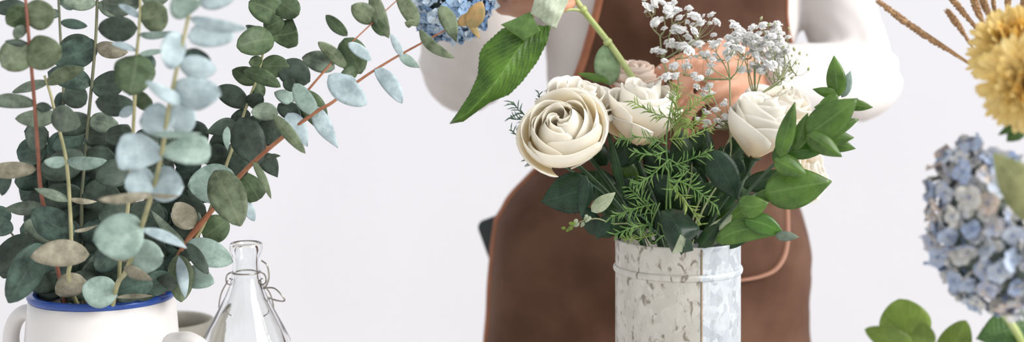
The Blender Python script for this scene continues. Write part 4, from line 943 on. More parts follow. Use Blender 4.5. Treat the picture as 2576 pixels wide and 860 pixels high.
# ------------------------------------------------------------------ hydrangeas
def floret_mesh(rad, seed):
    rr = random.Random(seed); g = G()
    for k in range(4):
        a = k * math.pi / 2 + rr.uniform(-.15, .15); d = Vector((math.cos(a), math.sin(a), 0)); s = Vector((-d.y, d.x, 0)); vs = []; fs = []
        cup = rr.uniform(.05, .45); tw = rr.uniform(-.25, .25)
        prof = ((0, .08), (.25, .42), (.55, .62), (.8, .56), (1.0, .26))
        for u, w in prof:
            for q in (-1, -.5, 0, .5, 1):
                vs.append(d * rad * u + s * rad * w * q + Vector((0, 0, rad * (cup * u * u - .12 * abs(q) * u + tw * q * u + .13 * math.sin(6 * u + 5 * q + k * 2 + seed)))))
        for i in range(4):
            for j in range(4): fs.append((i * 5 + j, i * 5 + j + 1, i * 5 + j + 6, i * 5 + j + 5))
        n = len(vs); fs += [tuple(reversed([x + n for x in f])) for f in fs]; vs += [v - Vector((0, 0, rad * .03)) for v in vs]
        g.add(vs, fs, 0)
    loft(g, [Vector((0, 0, z * rad)) for z in (-.05, .06, .14, .18)], [.1 * rad, .12 * rad, .1 * rad, .03 * rad], 8, mi=1)
    loft(g, [Vector((0, 0, -.9 * rad)), Vector((0, 0, -.04 * rad))], [.05 * rad, .07 * rad], 6, mi=1)
    return g

def head(root, ctr, rad3, n, fr, m, seed, tilt=None, toward=None, spread=1.0, name='flower_head'):
    """ball of four-petalled florets round a hidden core; the camera-side florets first"""
    rr = random.Random(seed); meshes = []
    for i in range(5):
        o = floret_mesh(fr, seed * 10 + i).build('floret', [M[m], M['hyd_eye']]); meshes.append(o.data); bpy.data.objects.remove(o)
    rot = Matrix.Rotation(tilt or 0, 3, 'Y')
    g = G(); vs = []; fs = []; nl, nk = 10, 16
    for i in range(nl + 1):
        for k in range(nk):
            a = math.pi * i / nl; b = 2 * math.pi * k / nk
            vs.append(ctr + rot @ Vector((rad3[0] * .8 * math.sin(a) * math.cos(b), rad3[1] * .8 * math.sin(a) * math.sin(b), rad3[2] * .8 * math.cos(a))))
    for i in range(nl):
        for k in range(nk): fs.append((i * nk + k, (i + 1) * nk + k, (i + 1) * nk + (k + 1) % nk, i * nk + (k + 1) % nk))
    g.add(vs, fs)
    core = g.build(name, M['hyd_core'], root, origin=ctr)
    for k in range(n):
        # golden spiral over the camera-facing 70% of the ball (axis towards -Y)
        z = 1 - (1.45 * (k + .5) / n); r = math.sqrt(max(0, 1 - z * z)); a = k * 2.39996 + rr.uniform(-.15, .15)
        d = Vector((r * math.cos(a), -z, r * math.sin(a)))
        p = rot @ Vector((d.x * rad3[0], d.y * rad3[1], d.z * rad3[2])) * rr.uniform(.93, 1.06)
        nrm = (rot @ Vector((d.x / rad3[0], d.y / rad3[1], d.z / rad3[2]))).normalized()
        nrm = (nrm + Vector((rr.uniform(-.6, .6), rr.uniform(-.6, .6), rr.uniform(-.6, .6))) * spread).normalized()
        f = bpy.data.objects.new('floret', meshes[rr.randrange(5)]); C.objects.link(f); f.parent = core; f.location = p
        f.rotation_mode = 'QUATERNION'; f.rotation_quaternion = nrm.to_track_quat('Z', 'Y') @ Matrix.Rotation(rr.uniform(0, 6.3), 3, 'Z').to_quaternion()
        s = rr.uniform(.85, 1.2); f.scale = (s, s, s)
    # the rest of the small florets, tucked between and behind
    g = G()
    for k in range(n):
        z = 1 - 1.8 * (k + .5) / n; r = math.sqrt(max(0, 1 - z * z)); a = k * 2.39996 + 1.1
        d = Vector((r * math.cos(a), -z, r * math.sin(a))); p = ctr + rot @ Vector((d.x * rad3[0], d.y * rad3[1], d.z * rad3[2])) * rr.uniform(.86, .98)
        nrm = (rot @ d + Vector((rr.uniform(-.9, .9), rr.uniform(-.9, .9), rr.uniform(-.9, .9)))).normalized()
        qm = nrm.to_track_quat('Z', 'Y').to_matrix(); ms = meshes[rr.randrange(5)]
        g.add([p + qm @ v.co * .9 for v in ms.vertices], [tuple(f.vertices) for f in ms.polygons], [f.material_index for f in ms.polygons])
    o = g.build('inner_florets', [M[m], M['hyd_eye']], core); o['kind'] = 'stuff'
    return core


# the hydrangea being placed by the hand
HYY = 1.46
hroot = thing('blue_hydrangea', P(1592, 196, 1.44), 'blue hydrangea stem with large serrated leaf, being placed into the bouquet by hand', 'flower')
head(hroot, P(1134, -6, HYY), (.044, .034, .043), 80, .0085, 'floret_blue', 3, spread=.7)
stemobj(hroot, [P(1612, 236, 1.442), P(1588, 190, 1.44), P(1535, 112, 1.45), P(1470, 30, 1.46), P(1440, -10, 1.47), P(1390, -44, 1.49), P(1300, -60, 1.49), P(1200, -30, 1.475)], .0036, .0026, 'stem_fresh')
for (x, y, Y) in ((1529, 106, 1.449), (1466, 24, 1.459)):
    g = G(); a, b = P(x - 4, y - 6, Y), P(x + 4, y + 6, Y); loft(g, [a, a.lerp(b, .3), a.lerp(b, .7), b], [.0036, .0046, .0046, .0037], 10)
    g.build('stem_node', M['stem_fresh'], hroot)
stemobj(hroot, [P(1468, 28, 1.458), P(1440, 24, 1.455), P(1415, 30, 1.452), P(1388, 56, 1.448)], .0016, .0013, 'stem_fresh', name='petiole')
outline_leaf(hroot, [(1340, 60), (1290, 62), (1262, 72), (1218, 112), (1206, 132), (1201, 190), (1180, 238), (1150, 284), (1130, 311)],
    [(1372, 66), (1330, 94), (1300, 128), (1262, 186), (1222, 238), (1176, 286), (1131, 311)],
    [(1392, 40), (1386, 66), (1376, 108), (1352, 156), (1314, 206), (1282, 238), (1232, 258), (1196, 284), (1166, 306), (1133, 312)], 1.435, 1.40, 'hyd_leaf', 'hyd_under', nu=120, nv=28, fold=.010, pleat=.0026, vn=14, wave=.004, serr=.045, belly=.006)
sheet(hroot, [(1260, 62, 1.425), (1334, 30, 1.415), (1360, 78, 1.412), (1318, 103, 1.418)], 'hyd_fold', 'hyd_fold', bulge=.003, label='folded-over half leaf')
sheet(hroot, [(1334, 34, 1.412), (1356, -40, 1.40), (1446, -36, 1.41), (1398, 74, 1.414)], 'hyd_under', 'hyd_fold', pleat=.0016, pn=6, bulge=.006, amp=.003, label='pale crumpled leaf underside')

# ------------------------------------------------------------------ right group in its own vase
QY = 1.22; QX = P(2690, 0, QY).x; QZ = P(0, 985, QY).z
v2 = thing('glass_vase', (QX, QY, TABLE_Z), 'glass vase below the yellow chrysanthemums at the right edge', 'vase')
g = G(); lathe(g, QX, QY, [(.001, TABLE_Z), (.05, TABLE_Z), (.055, TABLE_Z + .02), (.05, QZ - .02), (.054, QZ), (.051, QZ), (.047, QZ - .02), (.052, TABLE_Z + .02), (.046, TABLE_Z + .008), (.001, TABLE_Z + .008)], 48)
g.build('body', M['glass'], v2)
def foot2(dx=0, dy=0): return [Vector((QX + dx, QY + dy, QZ - .01)), Vector((QX - dx * .4, QY - dy * .4, TABLE_Z + .016))]

r = foot2(-.025, -.01)
h2 = thing('faded_hydrangea', r[1], 'faded blue and cream hydrangea head at the right edge, under the yellow flowers', 'flower')
hc = P(2482, 576, 1.10)
head(h2, hc, (.044, .042, .066), 100, .0082, 'floret_faded', 6, tilt=-.28, spread=1.3)
stemobj(h2, [hc + Vector((.012, .01, -.06)), P(2570, 860, 1.14), r[0], r[1]], .003, .0032, 'stem_fresh')
px_leaf(h2, 2650, 560, 2498, 384, 120, 'olive_leaf', 1.02, .0, shape='ovate', roll=5, back='under')
px_leaf(h2, 2640, 800, 2456, 852, 120, 'hyd_dark', 1.15, -.01, shape='ovate', roll=0, serr=.05, nu=60, nv=16, pleat=.02, back='hyd_under')
px_leaf(h2, 2590, 830, 2520, 880, 50, 'hyd_leaf', 1.18, -.01, shape='ovate', roll=0, serr=.04, nu=40, nv=10, pleat=.02, back='hyd_under')

def mum(label, ctr, axis, rad, seed, way, group='yellow chrysanthemums'):
    rr = random.Random(seed); ax = Vector(axis).normalized(); x = ax.orthogonal().normalized(); y = ax.cross(x)
    root = thing('yellow_chrysanthemum', way[-1], label, 'flower', group)
    g = G(); n = 260
    for k in range(n):
        z = 1 - 1.35 * (k + .5) / n; r = math.sqrt(max(0, 1 - z * z)); a = k * 2.39996
        d = (x * math.cos(a) + y * math.sin(a)) * r + ax * (z + .15); d.normalize()
        d = (d + Vector((rr.uniform(-.12, .12), rr.uniform(-.12, .12), rr.uniform(-.12, .12)))).normalized()
        s = d.cross(ax); s = s.normalized() if s.length > .05 else x.copy(); nn = s.cross(d).normalized()
        if nn.dot(ax) < 0: nn = -nn
        L = rad * rr.uniform(.86, 1.1) * (.8 + .2 * r); w = rad * rr.uniform(.065, .095); vs = []; fs = []
        cv = rr.uniform(.05, .2)
        for u, q in ((.15, .3), (.45, .75), (.75, 1), (.93, .8), (1.0, .25)):
            for j in (-1, 0, 1):
                vs.append(ctr + d * L * u + s * w * q * j + nn * (cv * L * (u * u) * (1 if z > .2 else -.5) + abs(j) * w * .35))
        for i in range(4):
            for j in range(2): fs.append((i * 3 + j, i * 3 + j + 1, i * 3 + j + 4, i * 3 + j + 3))
        b = len(vs); fs += [tuple(reversed([v + b for v in f])) for f in fs]; vs += [v - nn * rad * .012 for v in vs]
        g.add(vs, fs, 1 if k < 40 else 0)
    g.build('flower_head', [M['mum'], M['mum_c']], root, origin=ctr)
    stemobj(root, [ctr - ax * rad * .1, ctr - ax * rad * .7 + Vector((.01, 0, -.02))] + way, .0028, .003, 'straw')
    return root
m1 = mum('pale yellow chrysanthemum head at the top right, under the dried grass spikes', P(2556, 134, 1.14), (-.25, -.7, .6), .038, 2, [P(2650, 420, 1.18)] + foot2(0, .02))
m2 = mum('deeper yellow chrysanthemum head just above the faded hydrangea', P(2586, 206, 1.08), (-.15, -.93, -.05), .0375, 9, [P(2640, 420, 1.15)] + foot2(.01, -.02))
px_leaf(m2, 2560, 312, 2510, 340, 20, 'hyd_dark', 1.10, 0, shape='ovate', roll=0, serr=.1, nu=30)
px_leaf(m2, 2575, 318, 2532, 356, 40, 'hyd_dark', 1.10, 0, shape='ovate', roll=0, serr=.1, nu=30)

def spike(label, pts, rad, seed, plume, group='dried foxtail grass spikes'):
    rr = random.Random(seed); way = foot2(rr.uniform(-.02, .02), rr.uniform(-.02, .02))
    wp = [P(*p) for p in pts]; root = thing('foxtail_stalk', way[-1], label, 'dried grass', group)
    stemobj(root, [wp[0], wp[-1], P(2600, 330, 1.20)] + way, .0009, .0012, 'straw')
    g = G(); path = cat_rom(wp, 10); n = len(path)
    rads = [rad * (.55 + .45 * math.sin(math.pi * min(1, (i / (n - 1)) * 1.15 + .12))) * (1 if i / (n - 1) < plume else max(.15, 1 - (i / (n - 1) - plume) / (1 - plume))) for i in range(n)]
    loft(g, path, [r_ * .62 for r_ in rads], 9)
    for i in range(n - 1):
        d = (path[i] - path[i + 1]).normalized(); x = d.orthogonal().normalized(); y = d.cross(x)
        for k in range(16):
            a = rr.uniform(0, 6.3); f = rr.random(); c = path[i].lerp(path[i + 1], f); o = x * math.cos(a) + y * math.sin(a)
            b = c + o * rads[i] * .45; e = c + (o * rr.uniform(.75, 1.0) + d * rr.uniform(.3, .9)) * rads[i]
            loft(g, [b, b.lerp(e, .6), e], [rads[i] * .1, rads[i] * .2, rads[i] * .07], 5)
    g.build('spike', M['straw'], root)
    return root
spike('longest dried foxtail spike, leaning far left from the yellow flowers', [(2208, 2, 1.23), (2290, 64, 1.23), (2380, 124, 1.23), (2470, 184, 1.23)], 0.00367, 1, .6)
spike('short dried foxtail spike, second from the left above the yellow flower', [(2382, 26, 1.22), (2412, 66, 1.22), (2446, 118, 1.22)], 0.00354, 2, .9)
spike('dried foxtail spike passing out of frame, third from the left', [(2372, -30, 1.24), (2420, 28, 1.24), (2470, 88, 1.24)], 0.00354, 3, .9)
spike('upright dried foxtail spike above the yellow flower, thicker of the middle ones', [(2440, -30, 1.22), (2460, 30, 1.22), (2480, 70, 1.22)], 0.00394, 4, .95)
spike('upright dried foxtail spike close beside the thicker middle one', [(2458, -40, 1.20), (2480, 20, 1.20), (2500, 60, 1.20)], 0.00394, 5, .95)
spike('thin upright dried grass spike at the middle top above the yellow flower', [(2494, -50, 1.23), (2500, 10, 1.23), (2508, 60, 1.23)], 0.00272, 6, .95)
spike('thick dried grass spike near the right edge at the top', [(2538, -50, 1.23), (2536, 0, 1.23), (2534, 50, 1.23)], 0.00381, 7, .95)
spike('rightmost dried grass spike at the top edge', [(2580, -50, 1.23), (2574, 0, 1.23), (2568, 60, 1.23)], 0.00340, 8, .95)

r = foot2(-.04, -.02)
lr = thing('green_leaf_sprig', r[1], 'bright lime green round-leaved sprig at the bottom right corner', 'foliage stem')
stemobj(lr, [P(2290, 850, 1.16), P(2400, 960, 1.18), P(2560, 1010, 1.24), r[0], r[1]], .0015, .002, 'stem_fresh')
for bx, by, tx, ty, w, Y, sh in ((2290, 870, 2262, 752, 128, 1.17, 'oval'), (2310, 884, 2176, 828, 64, 1.15, 'oval'), (2326, 880, 2322, 812, 58, 1.14, 'oval'), (2372, 930, 2430, 806, 82, 1.16, 'oval'), (2300, 900, 2330, 930, 60, 1.16, 'oval')):
    px_leaf(lr, bx, by, tx, ty, w, 'lime_leaf', Y, -.01, shape=sh, roll=0, curl=.1, fold=.2, nu=20, nv=10, back='hyd_fold')
# ------------------------------------------------------------------ person
BYc = 1.74                               # depth of the body's middle
pxx = lambda px, Y=BYc: (px - CX) / F * Y
pzz_ = lambda py, Y=BYc: ZC - (py - HY) / F * Y
PCX = pxx(1668)

def remesh(g, name, mats, parent, voxel, smooth=2, post=None):
    o = g.build(name + '_raw', mats, None)
    md = o.modifiers.new('r', 'REMESH'); md.mode = 'VOXEL'; md.voxel_size = voxel; md.use_smooth_shade = True
    ms = o.modifiers.new('s', 'SMOOTH'); ms.factor = .5; ms.iterations = smooth
    dg = bpy.context.evaluated_depsgraph_get(); dg.update()
    me = bpy.data.meshes.new_from_object(o.evaluated_get(dg)); bpy.data.objects.remove(o)
    org = wloc(parent)
    nr = [v.normal.copy() for v in me.vertices]
    for v, n in zip(me.vertices, nr):
        p = v.co.copy()
        if post: p = post(p, n)
        v.co = p - org
    me.name = name; me.materials.clear()
    for m in mats: me.materials.append(m)
    for p in me.polygons: p.use_smooth = True; p.material_index = 0
    ob = bpy.data.objects.new(name, me); C.objects.link(ob); ob.parent = parent
    return ob

person = thing('person', (PCX, BYc, 0), 'person in white long-sleeved top and brown apron arranging flowers, one hand holding a hydrangea', 'person')

# body rows: z, centre px, half width, half depth
ROWS = [(.80, 1640, .186, .125), (.87, 1643, .184, .128), (.93, 1648, .178, .124), (.99, 1660, .166, .114), (1.04, 1670, .150, .104), (1.10, 1680, .146, .102), (1.16, 1684, .150, .106), (1.24, 1688, .158, .114), (1.31, 1690, .164, .116), (1.36, 1690, .17, .1), (1.40, 1690, .15, .075), (1.43, 1690, .08, .06)]
def row_at(z):
    if z <= ROWS[0][0]: return ROWS[0][1:]
    for a, b in zip(ROWS, ROWS[1:]):
        if z <= b[0]:
            t = (z - a[0]) / (b[0] - a[0]); t = t * t * (3 - 2 * t) * .5 + t * .5
            return tuple(a[i] + (b[i] - a[i]) * t for i in (1, 2, 3))
    return ROWS[-1][1:]
def torso(g, grow, seg=28, z0=.80):
    zs = [z0 + (1.43 - z0) * i / 24 for i in range(25)]
    path = []; rad = []
    for z in zs:
        c, a, d = row_at(z); path.append(Vector((pxx(c), BYc, z))); rad.append((a + grow, d + grow))
    loft(g, path, rad, seg, ref=(1, 0, 0))

SH_R = P(1424, -300, BYc); SH_L = P(2000, -300, BYc)
EL_R = P(1172, 172, 1.72); EL_L = P(2168, 205, 1.73)
WR_R = P(1186, -52, 1.56); WR_L = P(1892, 200, 1.55)
g = G()
torso(g, -.016)
def limb(pts, rs, seg=14):
    loft(g, cat_rom(pts, 5), [rs[0] + 0] * 0 or [rs[min(len(rs) - 1, i // 5)] + (rs[min(len(rs) - 1, i // 5 + 1)] - rs[min(len(rs) - 1, i // 5)]) * ((i % 5) / 5) for i in range((len(pts) - 1) * 5 + 1)], seg)
limb([SH_R + Vector((.03, 0, .01)), SH_R, SH_R.lerp(EL_R, .5), EL_R, EL_R.lerp(WR_R, .4), WR_R], [.05, .05, .042, .036, .037, .025])
limb([SH_L - Vector((.03, 0, .01)), SH_L, SH_L.lerp(EL_L, .5), EL_L, EL_L.lerp(WR_L, .4), WR_L], [.05, .05, .042, .036, .037, .026])
# neck, head
hc = Vector((PCX + .01, BYc - .03, 1.575))
limb([Vector((PCX, BYc + .005, 1.39)), Vector((PCX + .003, BYc, 1.45)), Vector((PCX + .008, BYc - .015, 1.53))], [.06, .052, .05])
loft(g, [hc + Vector((0, y, z)) for y, z in ((-.03, -.115), (-.022, -.10), (-.008, -.06), (0, 0), (.005, .05), (.008, .09), (.008, .112))], [(.02, .025), (.045, .05), (.062, .08), (.073, .093), (.072, .094), (.052, .07), (.015, .02)], 18, ref=(1, 0, 0))
loft(g, [hc + Vector((0, y, z)) for y, z in ((-.085, .03), (-.1, 0), (-.108, -.022), (-.09, -.03))], [.008, .011, .013, .006], 8)
for s in (-1, 1):
    loft(g, [hc + Vector((s * .074, .012, z)) for z in (-.03, -.015, .01, .03)], [.007, .011, .014, .009], 8)
loft(g, [hc + Vector((x, -.083 + abs(x) * .5, -.06)) for x in (-.024, -.01, 0, .01, .024)], [.004, .008, .008, .008, .004], 8)
# legs and feet
for s in (-1, 1):
    hx = PCX + s * .085 - .01
    limb([Vector((hx, BYc, .86)), Vector((hx, BYc - .005, .66)), Vector((hx, BYc - .01, .48)), Vector((hx, BYc + .01, .3)), Vector((hx, BYc + .02, .08))], [.085, .075, .055, .05, .036])
    limb([Vector((hx, BYc + .04, .045)), Vector((hx, BYc - .02, .045)), Vector((hx + s * .015, BYc - .14, .03))], [.035, .036, .026])

def px3(l): return [P(*p) for p in l]
def finger(pts, r0, r1):
    path = cat_rom(px3(pts), 5); n = len(path) - 1
    rad = []
    for i in range(n + 1):
        t = i / n; r = r0 + (r1 - r0) * t
        r *= 1 + .05 * math.cos(t * math.pi * 2 * (len(pts) - 1))
        if i == n: r *= .45
        elif i == n - 1: r *= .82
        rad.append(r)
    loft(g, path, rad, 12)
# left hand (right in the photo): wrist bent, back of the hand to the viewer, fingers hanging into the bouquet
hand_l = [
    ([(1896, 150, 1.548), (1836, 122, 1.515), (1752, 152, 1.492)], .0135, .0115), ([(1900, 178, 1.545), (1830, 168, 1.502), (1738, 196, 1.478)], .0135, .0118),
    ([(1900, 210, 1.545), (1836, 216, 1.500), (1752, 250, 1.476)], .0135, .0112), ([(1896, 240, 1.550), (1842, 254, 1.508), (1786, 296, 1.484)], .0132, .0105)]
for l in hand_l: finger(*l)
finger([(1752, 152, 1.492), (1690, 172, 1.480), (1652, 204, 1.484), (1650, 236, 1.500)], .0102, .0074)
finger([(1738, 196, 1.478), (1694, 236, 1.466), (1684, 286, 1.474), (1700, 312, 1.490)], .0104, .0076)
finger([(1752, 250, 1.476), (1718, 296, 1.464), (1720, 340, 1.474), (1738, 360, 1.488)], .0100, .0074)
finger([(1786, 296, 1.484), (1764, 336, 1.474), (1772, 370, 1.482), (1786, 384, 1.494)], .0090, .0068)
finger([(1880, 150, 1.560), (1800, 130, 1.552), (1716, 158, 1.536), (1640, 192, 1.520)], .0130, .0086)
# right hand (left in the photo): closed round the hydrangea stem, the little finger lowest
for l in ([(1196, -60, 1.560), (1222, -30, 1.540), (1262, 14, 1.500)], [(1192, -76, 1.555), (1222, -62, 1.530), (1258, -34, 1.494)], [(1196, -100, 1.558), (1226, -98, 1.532), (1264, -82, 1.494)], [(1204, -118, 1.560), (1236, -128, 1.538), (1280, -126, 1.500)]):
    finger(l, .0135, .0112)
finger([(1262, 14, 1.500), (1310, 24, 1.470), (1368, 22, 1.452), (1416, 14, 1.456), (1442, 6, 1.468)], .0098, .0070)
finger([(1258, -34, 1.494), (1312, -22, 1.462), (1378, -22, 1.444), (1424, -24, 1.452), (1446, -28, 1.466)], .0106, .0078)
finger([(1264, -82, 1.494), (1322, -72, 1.460), (1388, -70, 1.444), (1430, -70, 1.454), (1450, -70, 1.470)], .0106, .0078)
finger([(1280, -126, 1.500), (1332, -120, 1.466), (1390, -116, 1.452), (1424, -110, 1.462), (1436, -104, 1.476)], .0104, .0076)
finger([(1210, -100, 1.568), (1270, -90, 1.556), (1340, -92, 1.540), (1400, -88, 1.526)], .0130, .0086)
body = remesh(g, 'body', [M['skin']], person, .0026, 3)
hair = G()
loft(hair, [hc + Vector((0, y, z)) for y, z in ((.04, -.12), (.035, -.07), (.03, 0), (.025, .05), (.02, .09), (.014, .118), (.012, .126))], [(.045, .045), (.07, .06), (.082, .075), (.083, .09), (.07, .09), (.035, .05), (.01, .012)], 18, ref=(1, 0, 0))
hair.build('hair', M['hair'], person)

# white top
def fold_noise(p, amp, sc): return noise.noise(Vector((p.x * sc[0], p.y * sc[1], p.z * sc[2]))) * amp
g = G(); torso(g, .0, z0=.9)
limb([SH_R + Vector((.04, 0, .005)), SH_R + Vector((-.005, 0, 0)), SH_R.lerp(EL_R, .5) , EL_R.lerp(SH_R, .14), EL_R + Vector((.0, 0, -.002)), EL_R.lerp(WR_R, .35), EL_R.lerp(WR_R, .75) + Vector((.006, 0, 0)), WR_R], [.062, .062, .055, .054, .0535, .056, .05, .034], 20)
limb([SH_L - Vector((.04, 0, -.005)), SH_L + Vector((.005, 0, 0)), SH_L.lerp(EL_L, .5), EL_L.lerp(SH_L, .14), EL_L, EL_L.lerp(WR_L, .35), EL_L.lerp(WR_L, .7), WR_L], [.06, .06, .047, .044, .046, .046, .042, .034], 20)
loft(g, [Vector((PCX, BYc + .003, z)) for z in (1.38, 1.42, 1.455)], [.075, .066, .06], 16)
def shirt_post(p, n):
    f = fold_noise(p, .0035, (9, 9, 22)) + fold_noise(p + Vector((3, 1, 2)), .0022, (30, 30, 30))
    d = (p - EL_L).length           # bunched cloth in the crook of the bent arm
    f += .0032 * math.sin((p - (EL_L + Vector((-.05, 0, .05)))).length * 420) * math.exp(-(d / .065) ** 2)
    d = (p - EL_R).length
    f += .0016 * math.sin((p.x * .8 + p.z) * 240) * math.exp(-(d / .07) ** 2)
    return p + n * f
remesh(g, 'white_top', [M['shirt']], person, .005, 3, shirt_post)
tg = G()
hz = [(.985, 1660, .158, .110), (.93, 1650, .162, .112), (.87, 1645, .163, .115), (.80, 1640, .165, .114)]
loft(tg, [Vector((pxx(c), BYc, z)) for z, c, a, b in hz], [(a, b) for z, c, a, b in hz], 24, ref=(1, 0, 0))
for s in (-1, 1):
    hx = PCX + s * .082 - .01
    loft(tg, [Vector((hx, BYc, z)) for z in (.86, .66, .48, .3, .09)], [(.085, .1), (.08, .09), (.066, .072), (.06, .064), (.054, .06)], 20, ref=(1, 0, 0))
tg.build('trousers', M['trousers'], person)
for s in (-1, 1):
    hx = PCX + s * .085 - .01; sg = G()
    loft(sg, [Vector((hx + s * k, BYc + y, z)) for k, y, z in ((0, .085, .04), (0, .06, .045), (0, -.02, .05), (.012, -.12, .036), (.016, -.165, .024))], [(.03, .03), (.042, .045), (.043, .05), (.042, .034), (.02, .016)], 14, ref=(1, 0, 0))
    sg.build('shoe', M['shoe'], person)

# apron: a sheet over the front of the body; left and right hems in photo pixels per height
HEM = [(-190, 1545, 1905), (-100, 1520, 1950), (0, 1500, 1964), (80, 1486, 1966), (190, 1450, 1976), (260, 1424, 1984), (330, 1396, 1992), (400, 1366, 2000), (440, 1344, 2006), (500, 1288, 2016), (560, 1256, 2032), (640, 1246, 2042), (760, 1236, 2046), (860, 1226, 2052), (1000, 1214, 2064), (1200, 1196, 2080), (1420, 1180, 2096)]
AY = 1.70
def hem_at(py):
    for a, b in zip(HEM, HEM[1:]):
        if py <= b[0]:
            t = (py - a[0]) / (b[0] - a[0]); return a[1] + (b[1] - a[1]) * t, a[2] + (b[2] - a[2]) * t
    return HEM[-1][1:]
def apron_pt(py, s, lift=0.0):
    """s 0..1 across the sheet"""
    l, r = hem_at(py); z = pzz_(py, AY); xl, xr = pxx(l, AY), pxx(r, AY)
    c, a, d = row_at(z); cx = pxx(c); a += .008; d += .012
    hw = max(a, (xr - xl) / 2 * 1.003); cx = cx if hw == a else (xl + xr) / 2
    al = math.asin(max(-1, min(1, (xl - cx) / hw))); ar = math.asin(max(-1, min(1, (xr - cx) / hw)))
    t = al + (ar - al) * s
    x = cx + hw * math.sin(t); y = BYc - d * math.cos(t) ** .9 if math.cos(t) > 0 else BYc
    low = smooth(1.0, .80, z)
    f = low * .010 * math.sin(t * 5.2 + z * 7 + 1.2) * math.cos(t) + fold_noise(Vector((x, 0, z)), .016, (13, 1, 9)) + fold_noise(Vector((x + 5, 2, z)), .003, (40, 1, 55 if x > pxx(1850) else 22))
    f -= smooth(.9, .55, z) * .02
    n = Vector((math.sin(t), -math.cos(t), 0))
    return Vector((x, y, z)) + n * (f * max(0, math.cos(t)) ** .5 + lift)
NR, NS = 90, 44; g = G(); fr = []; bk = []
for i in range(NR + 1):
    py = -190 + (1420 + 190) * i / NR
    for j in range(NS + 1):
        fr.append(apron_pt(py, j / NS, .0012)); bk.append(apron_pt(py, j / NS, -.0012))
m = NS + 1; N = len(fr); fs = []
for i in range(NR):
    for j in range(NS):
        k = i * m + j; fs += [(k, k + m, k + m + 1, k + 1), (N + k, N + k + 1, N + k + m + 1, N + k + m)]
rim = list(range(m)) + [i * m + NS for i in range(1, NR + 1)] + [NR * m + j for j in range(NS - 1, -1, -1)] + [i * m for i in range(NR - 1, 0, -1)]
fs += [(a, b, N + b, N + a) for a, b in zip(rim, rim[1:] + rim[:1])]
g.add(fr + bk, fs)
apron = g.build('apron', M['apron'], person)
def trim(pts, ra, rb, m, name, label=None):
    g = G(); path = cat_rom(pts, 4); loft(g, path, [(ra, rb)] * len(path), 10, ref=(1, -.35, 0)); o = g.build(name, m, apron)
    if label: o['label'] = label
trim([apron_pt(py, .006, .001) for py in range(-190, 1420, 25)], .0052, .0026, M['piping'], 'piping', 'orange-tan leather edge binding')
trim([apron_pt(py, .994, .001) for py in range(-190, 300, 25)], .0022, .0022, M['piping'], 'piping')
trim([apron_pt(py, .999, .0) for py in range(300, 1420, 25)], .0014, .0014, M['apron'], 'edge_hem')
def apx(px, py, lift):
    l, r = hem_at(py); lo, hi = 0.0, 1.0
    for _ in range(30):
        mid = (lo + hi) / 2; p = apron_pt(py, mid)
        if p.x / p.y * F + CX < px: lo = mid
        else: hi = mid
    return apron_pt(py, lo, lift)
# patch pocket with a rounded lower corner
pk = [(1968, 494), (1970, 540), (1970, 586), (1962, 622), (1942, 648), (1912, 661), (1874, 668), (1820, 672), (1740, 674), (1650, 674)]
g = G(); cols = 14
rows = []
for i in range(13):
    py = 496 + (672 - 496) * i / 12
    right = 1968 if py < 590 else 1968 - 105 * (1 - math.sqrt(max(0, 1 - ((py - 590) / 84) ** 2)))
    for j in range(cols + 1): rows.append((1650 + (right - 1650) * j / cols, py))
fr = [apx(x, y, .0042) for x, y in rows]; bk = [apx(x, y, .0016) for x, y in rows]; m = cols + 1; N = len(fr); fs = []
for i in range(12):
    for j in range(cols):
        k = i * m + j; fs += [(k, k + m, k + m + 1, k + 1), (N + k, N + k + 1, N + k + m + 1, N + k + m)]
rim = list(range(m)) + [i * m + cols for i in range(1, 13)] + [12 * m + j for j in range(cols - 1, -1, -1)] + [i * m for i in range(11, 0, -1)]
fs += [(a, b, N + b, N + a) for a, b in zip(rim, rim[1:] + rim[:1])]
g.add(fr + bk, fs); pocket = g.build('pocket', M['apron'], apron)
trim([apx(x, y, .0048) for x, y in pk], .0034, .0018, M['pocket_trim'], 'pocket_trim', 'tan pocket binding')
trim([apx(x, 494, .0045) for x in range(1650, 1969, 40)], .0022, .0018, M['apron'], 'pocket_hem')
# neck strap and waist tie
st = G()
for s in (.04, .96):
    a = apron_pt(-185, s, .002); sx = 1 if s > .5 else -1
    path = cat_rom([a, a + Vector((-sx * .002, .05, .075)), Vector((PCX + sx * .062, BYc - .005, 1.445)), Vector((PCX + sx * .045, BYc + .05, 1.455)), Vector((PCX, BYc + .072, 1.45))], 6)
    loft(st, path, [(.011, .0012)] * len(path), 8, ref=(1, 0, 0))
st.build('neck_strap', M['piping'], person)

# phone in the back of the hip
ph = thing('mobile_phone', P(1262, 640, 1.76), 'dark rounded slab sticking out behind the left hip of the brown apron', 'phone')
g = G(); pts = []
c0 = P(1262, 618, 1.765); hw, hh, rr_ = .0205, .038, .010
out = []
for cxs, czs, a0 in ((1, 1, 0), (-1, 1, 90), (-1, -1, 180), (1, -1, 270)):
    for k in range(7):
        a = math.radians(a0 + 15 * k); out.append((cxs * (hw - rr_) + rr_ * math.cos(a), czs * (hh - rr_) + rr_ * math.sin(a)))
rot = math.radians(20); dp = ((-.0042, .93), (-.0036, .985), (0, 1), (.0036, .985), (.0042, .93)); vs = []
for dy, sc in dp:
    for x, z in out:
        x *= sc; z *= sc
        vs.append(c0 + Vector((x * math.cos(rot) - z * math.sin(rot), dy, x * math.sin(rot) + z * math.cos(rot))))
n = len(out); fs = [tuple(reversed(range(n))), tuple(4 * n + k for k in range(n))]
for i in range(4):
    for k in range(n): fs.append((i * n + k, i * n + (k + 1) % n, (i + 1) * n + (k + 1) % n, (i + 1) * n + k))
g.add(vs, fs); g.build('case', M['phone'], ph)

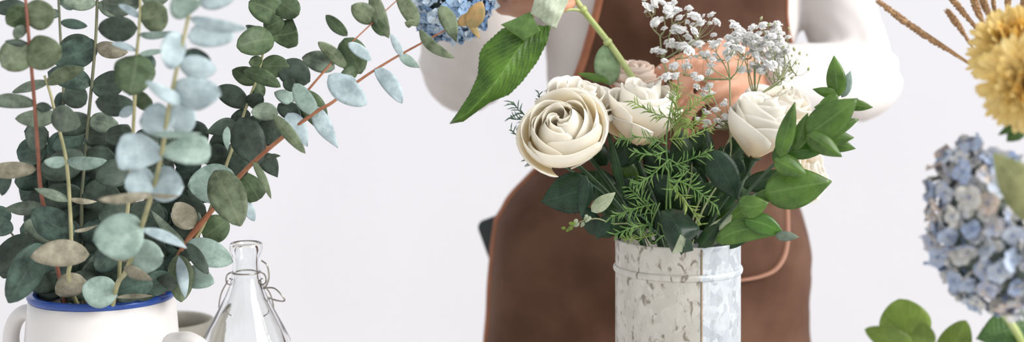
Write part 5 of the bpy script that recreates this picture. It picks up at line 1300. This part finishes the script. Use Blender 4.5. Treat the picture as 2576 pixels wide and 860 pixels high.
# ------------------------------------------------------------------ room
def struct(name, c, s, m):
    g = G(); box(g, c, s); o = g.build(name, M[m], None, origin=c, smooth=False); o['kind'] = 'structure'; return o
struct('wall_back', (0, 3.05, 1.4), (7.0, .1, 2.8), 'wall')
struct('floor', (0, .9, -.05), (7.0, 4.4, .1), 'floor')
struct('baseboard_back', (0, 2.988, .05), (7.0, .024, .1), 'wall')
tb = thing('work_table', (.06, 1.30, 0), 'white work table under the vases and jug', 'table')
g = G(); box(g, (.06, 1.22, TABLE_Z - .0155), (1.9, .66, .031)); o = g.build('table_top', M['table'], tb, smooth=False)
md = o.modifiers.new('b', 'BEVEL'); md.width = .004; md.segments = 2
g = G(); box(g, (.06, 1.22, TABLE_Z - .066), (1.76, .54, .07)); g.build('apron_rail', M['table'], tb, smooth=False)
for sx in (-1, 1):
    for sy in (-1, 1):
        g = G(); x, y = .06 + sx * .86, 1.22 + sy * .25
        loft(g, [Vector((x, y, z)) for z in (0, .3, TABLE_Z - .031)], [.02, .027, .032], 16, power=5); g.build('leg', M['table'], tb)

# ------------------------------------------------------------------ light and camera
w = bpy.data.worlds.new('daylight'); bpy.context.scene.world = w; w.use_nodes = True
bg = w.node_tree.nodes['Background']; bg.inputs[0].default_value = (.95, .97, 1.0, 1); bg.inputs[1].default_value = 0.70
def sun(name, frm, to, e, ang, col):
    l = bpy.data.lights.new(name, 'SUN'); l.energy = e; l.angle = math.radians(ang); l.color = col
    o = bpy.data.objects.new(name, l); C.objects.link(o)
    o.rotation_euler = (Vector(to) - Vector(frm)).to_track_quat('-Z', 'Y').to_euler(); o.location = (2, -1, 2.5)
sun('window_daylight', (2.0, .5, 2.05), (0, 1.4, .9), 3.1, 40, (1, .985, .965))
cam = bpy.data.cameras.new('camera'); co = bpy.data.objects.new('camera', cam); C.objects.link(co)
co.location = CAM; co.rotation_euler = (math.pi / 2, 0, 0)
cam.sensor_width = 36; cam.lens = F / 2576 * 36; cam.shift_y = -(430 - HY) / 2576; cam.clip_start = .02
cam.dof.use_dof = True; cam.dof.focus_distance = 1.345; cam.dof.aperture_fstop = 2.8; 
sc = bpy.context.scene; sc.camera = co
sc.view_settings.view_transform = 'Standard'; sc.view_settings.look = 'None'; sc.view_settings.gamma = 1; sc.view_settings.exposure = 0.46
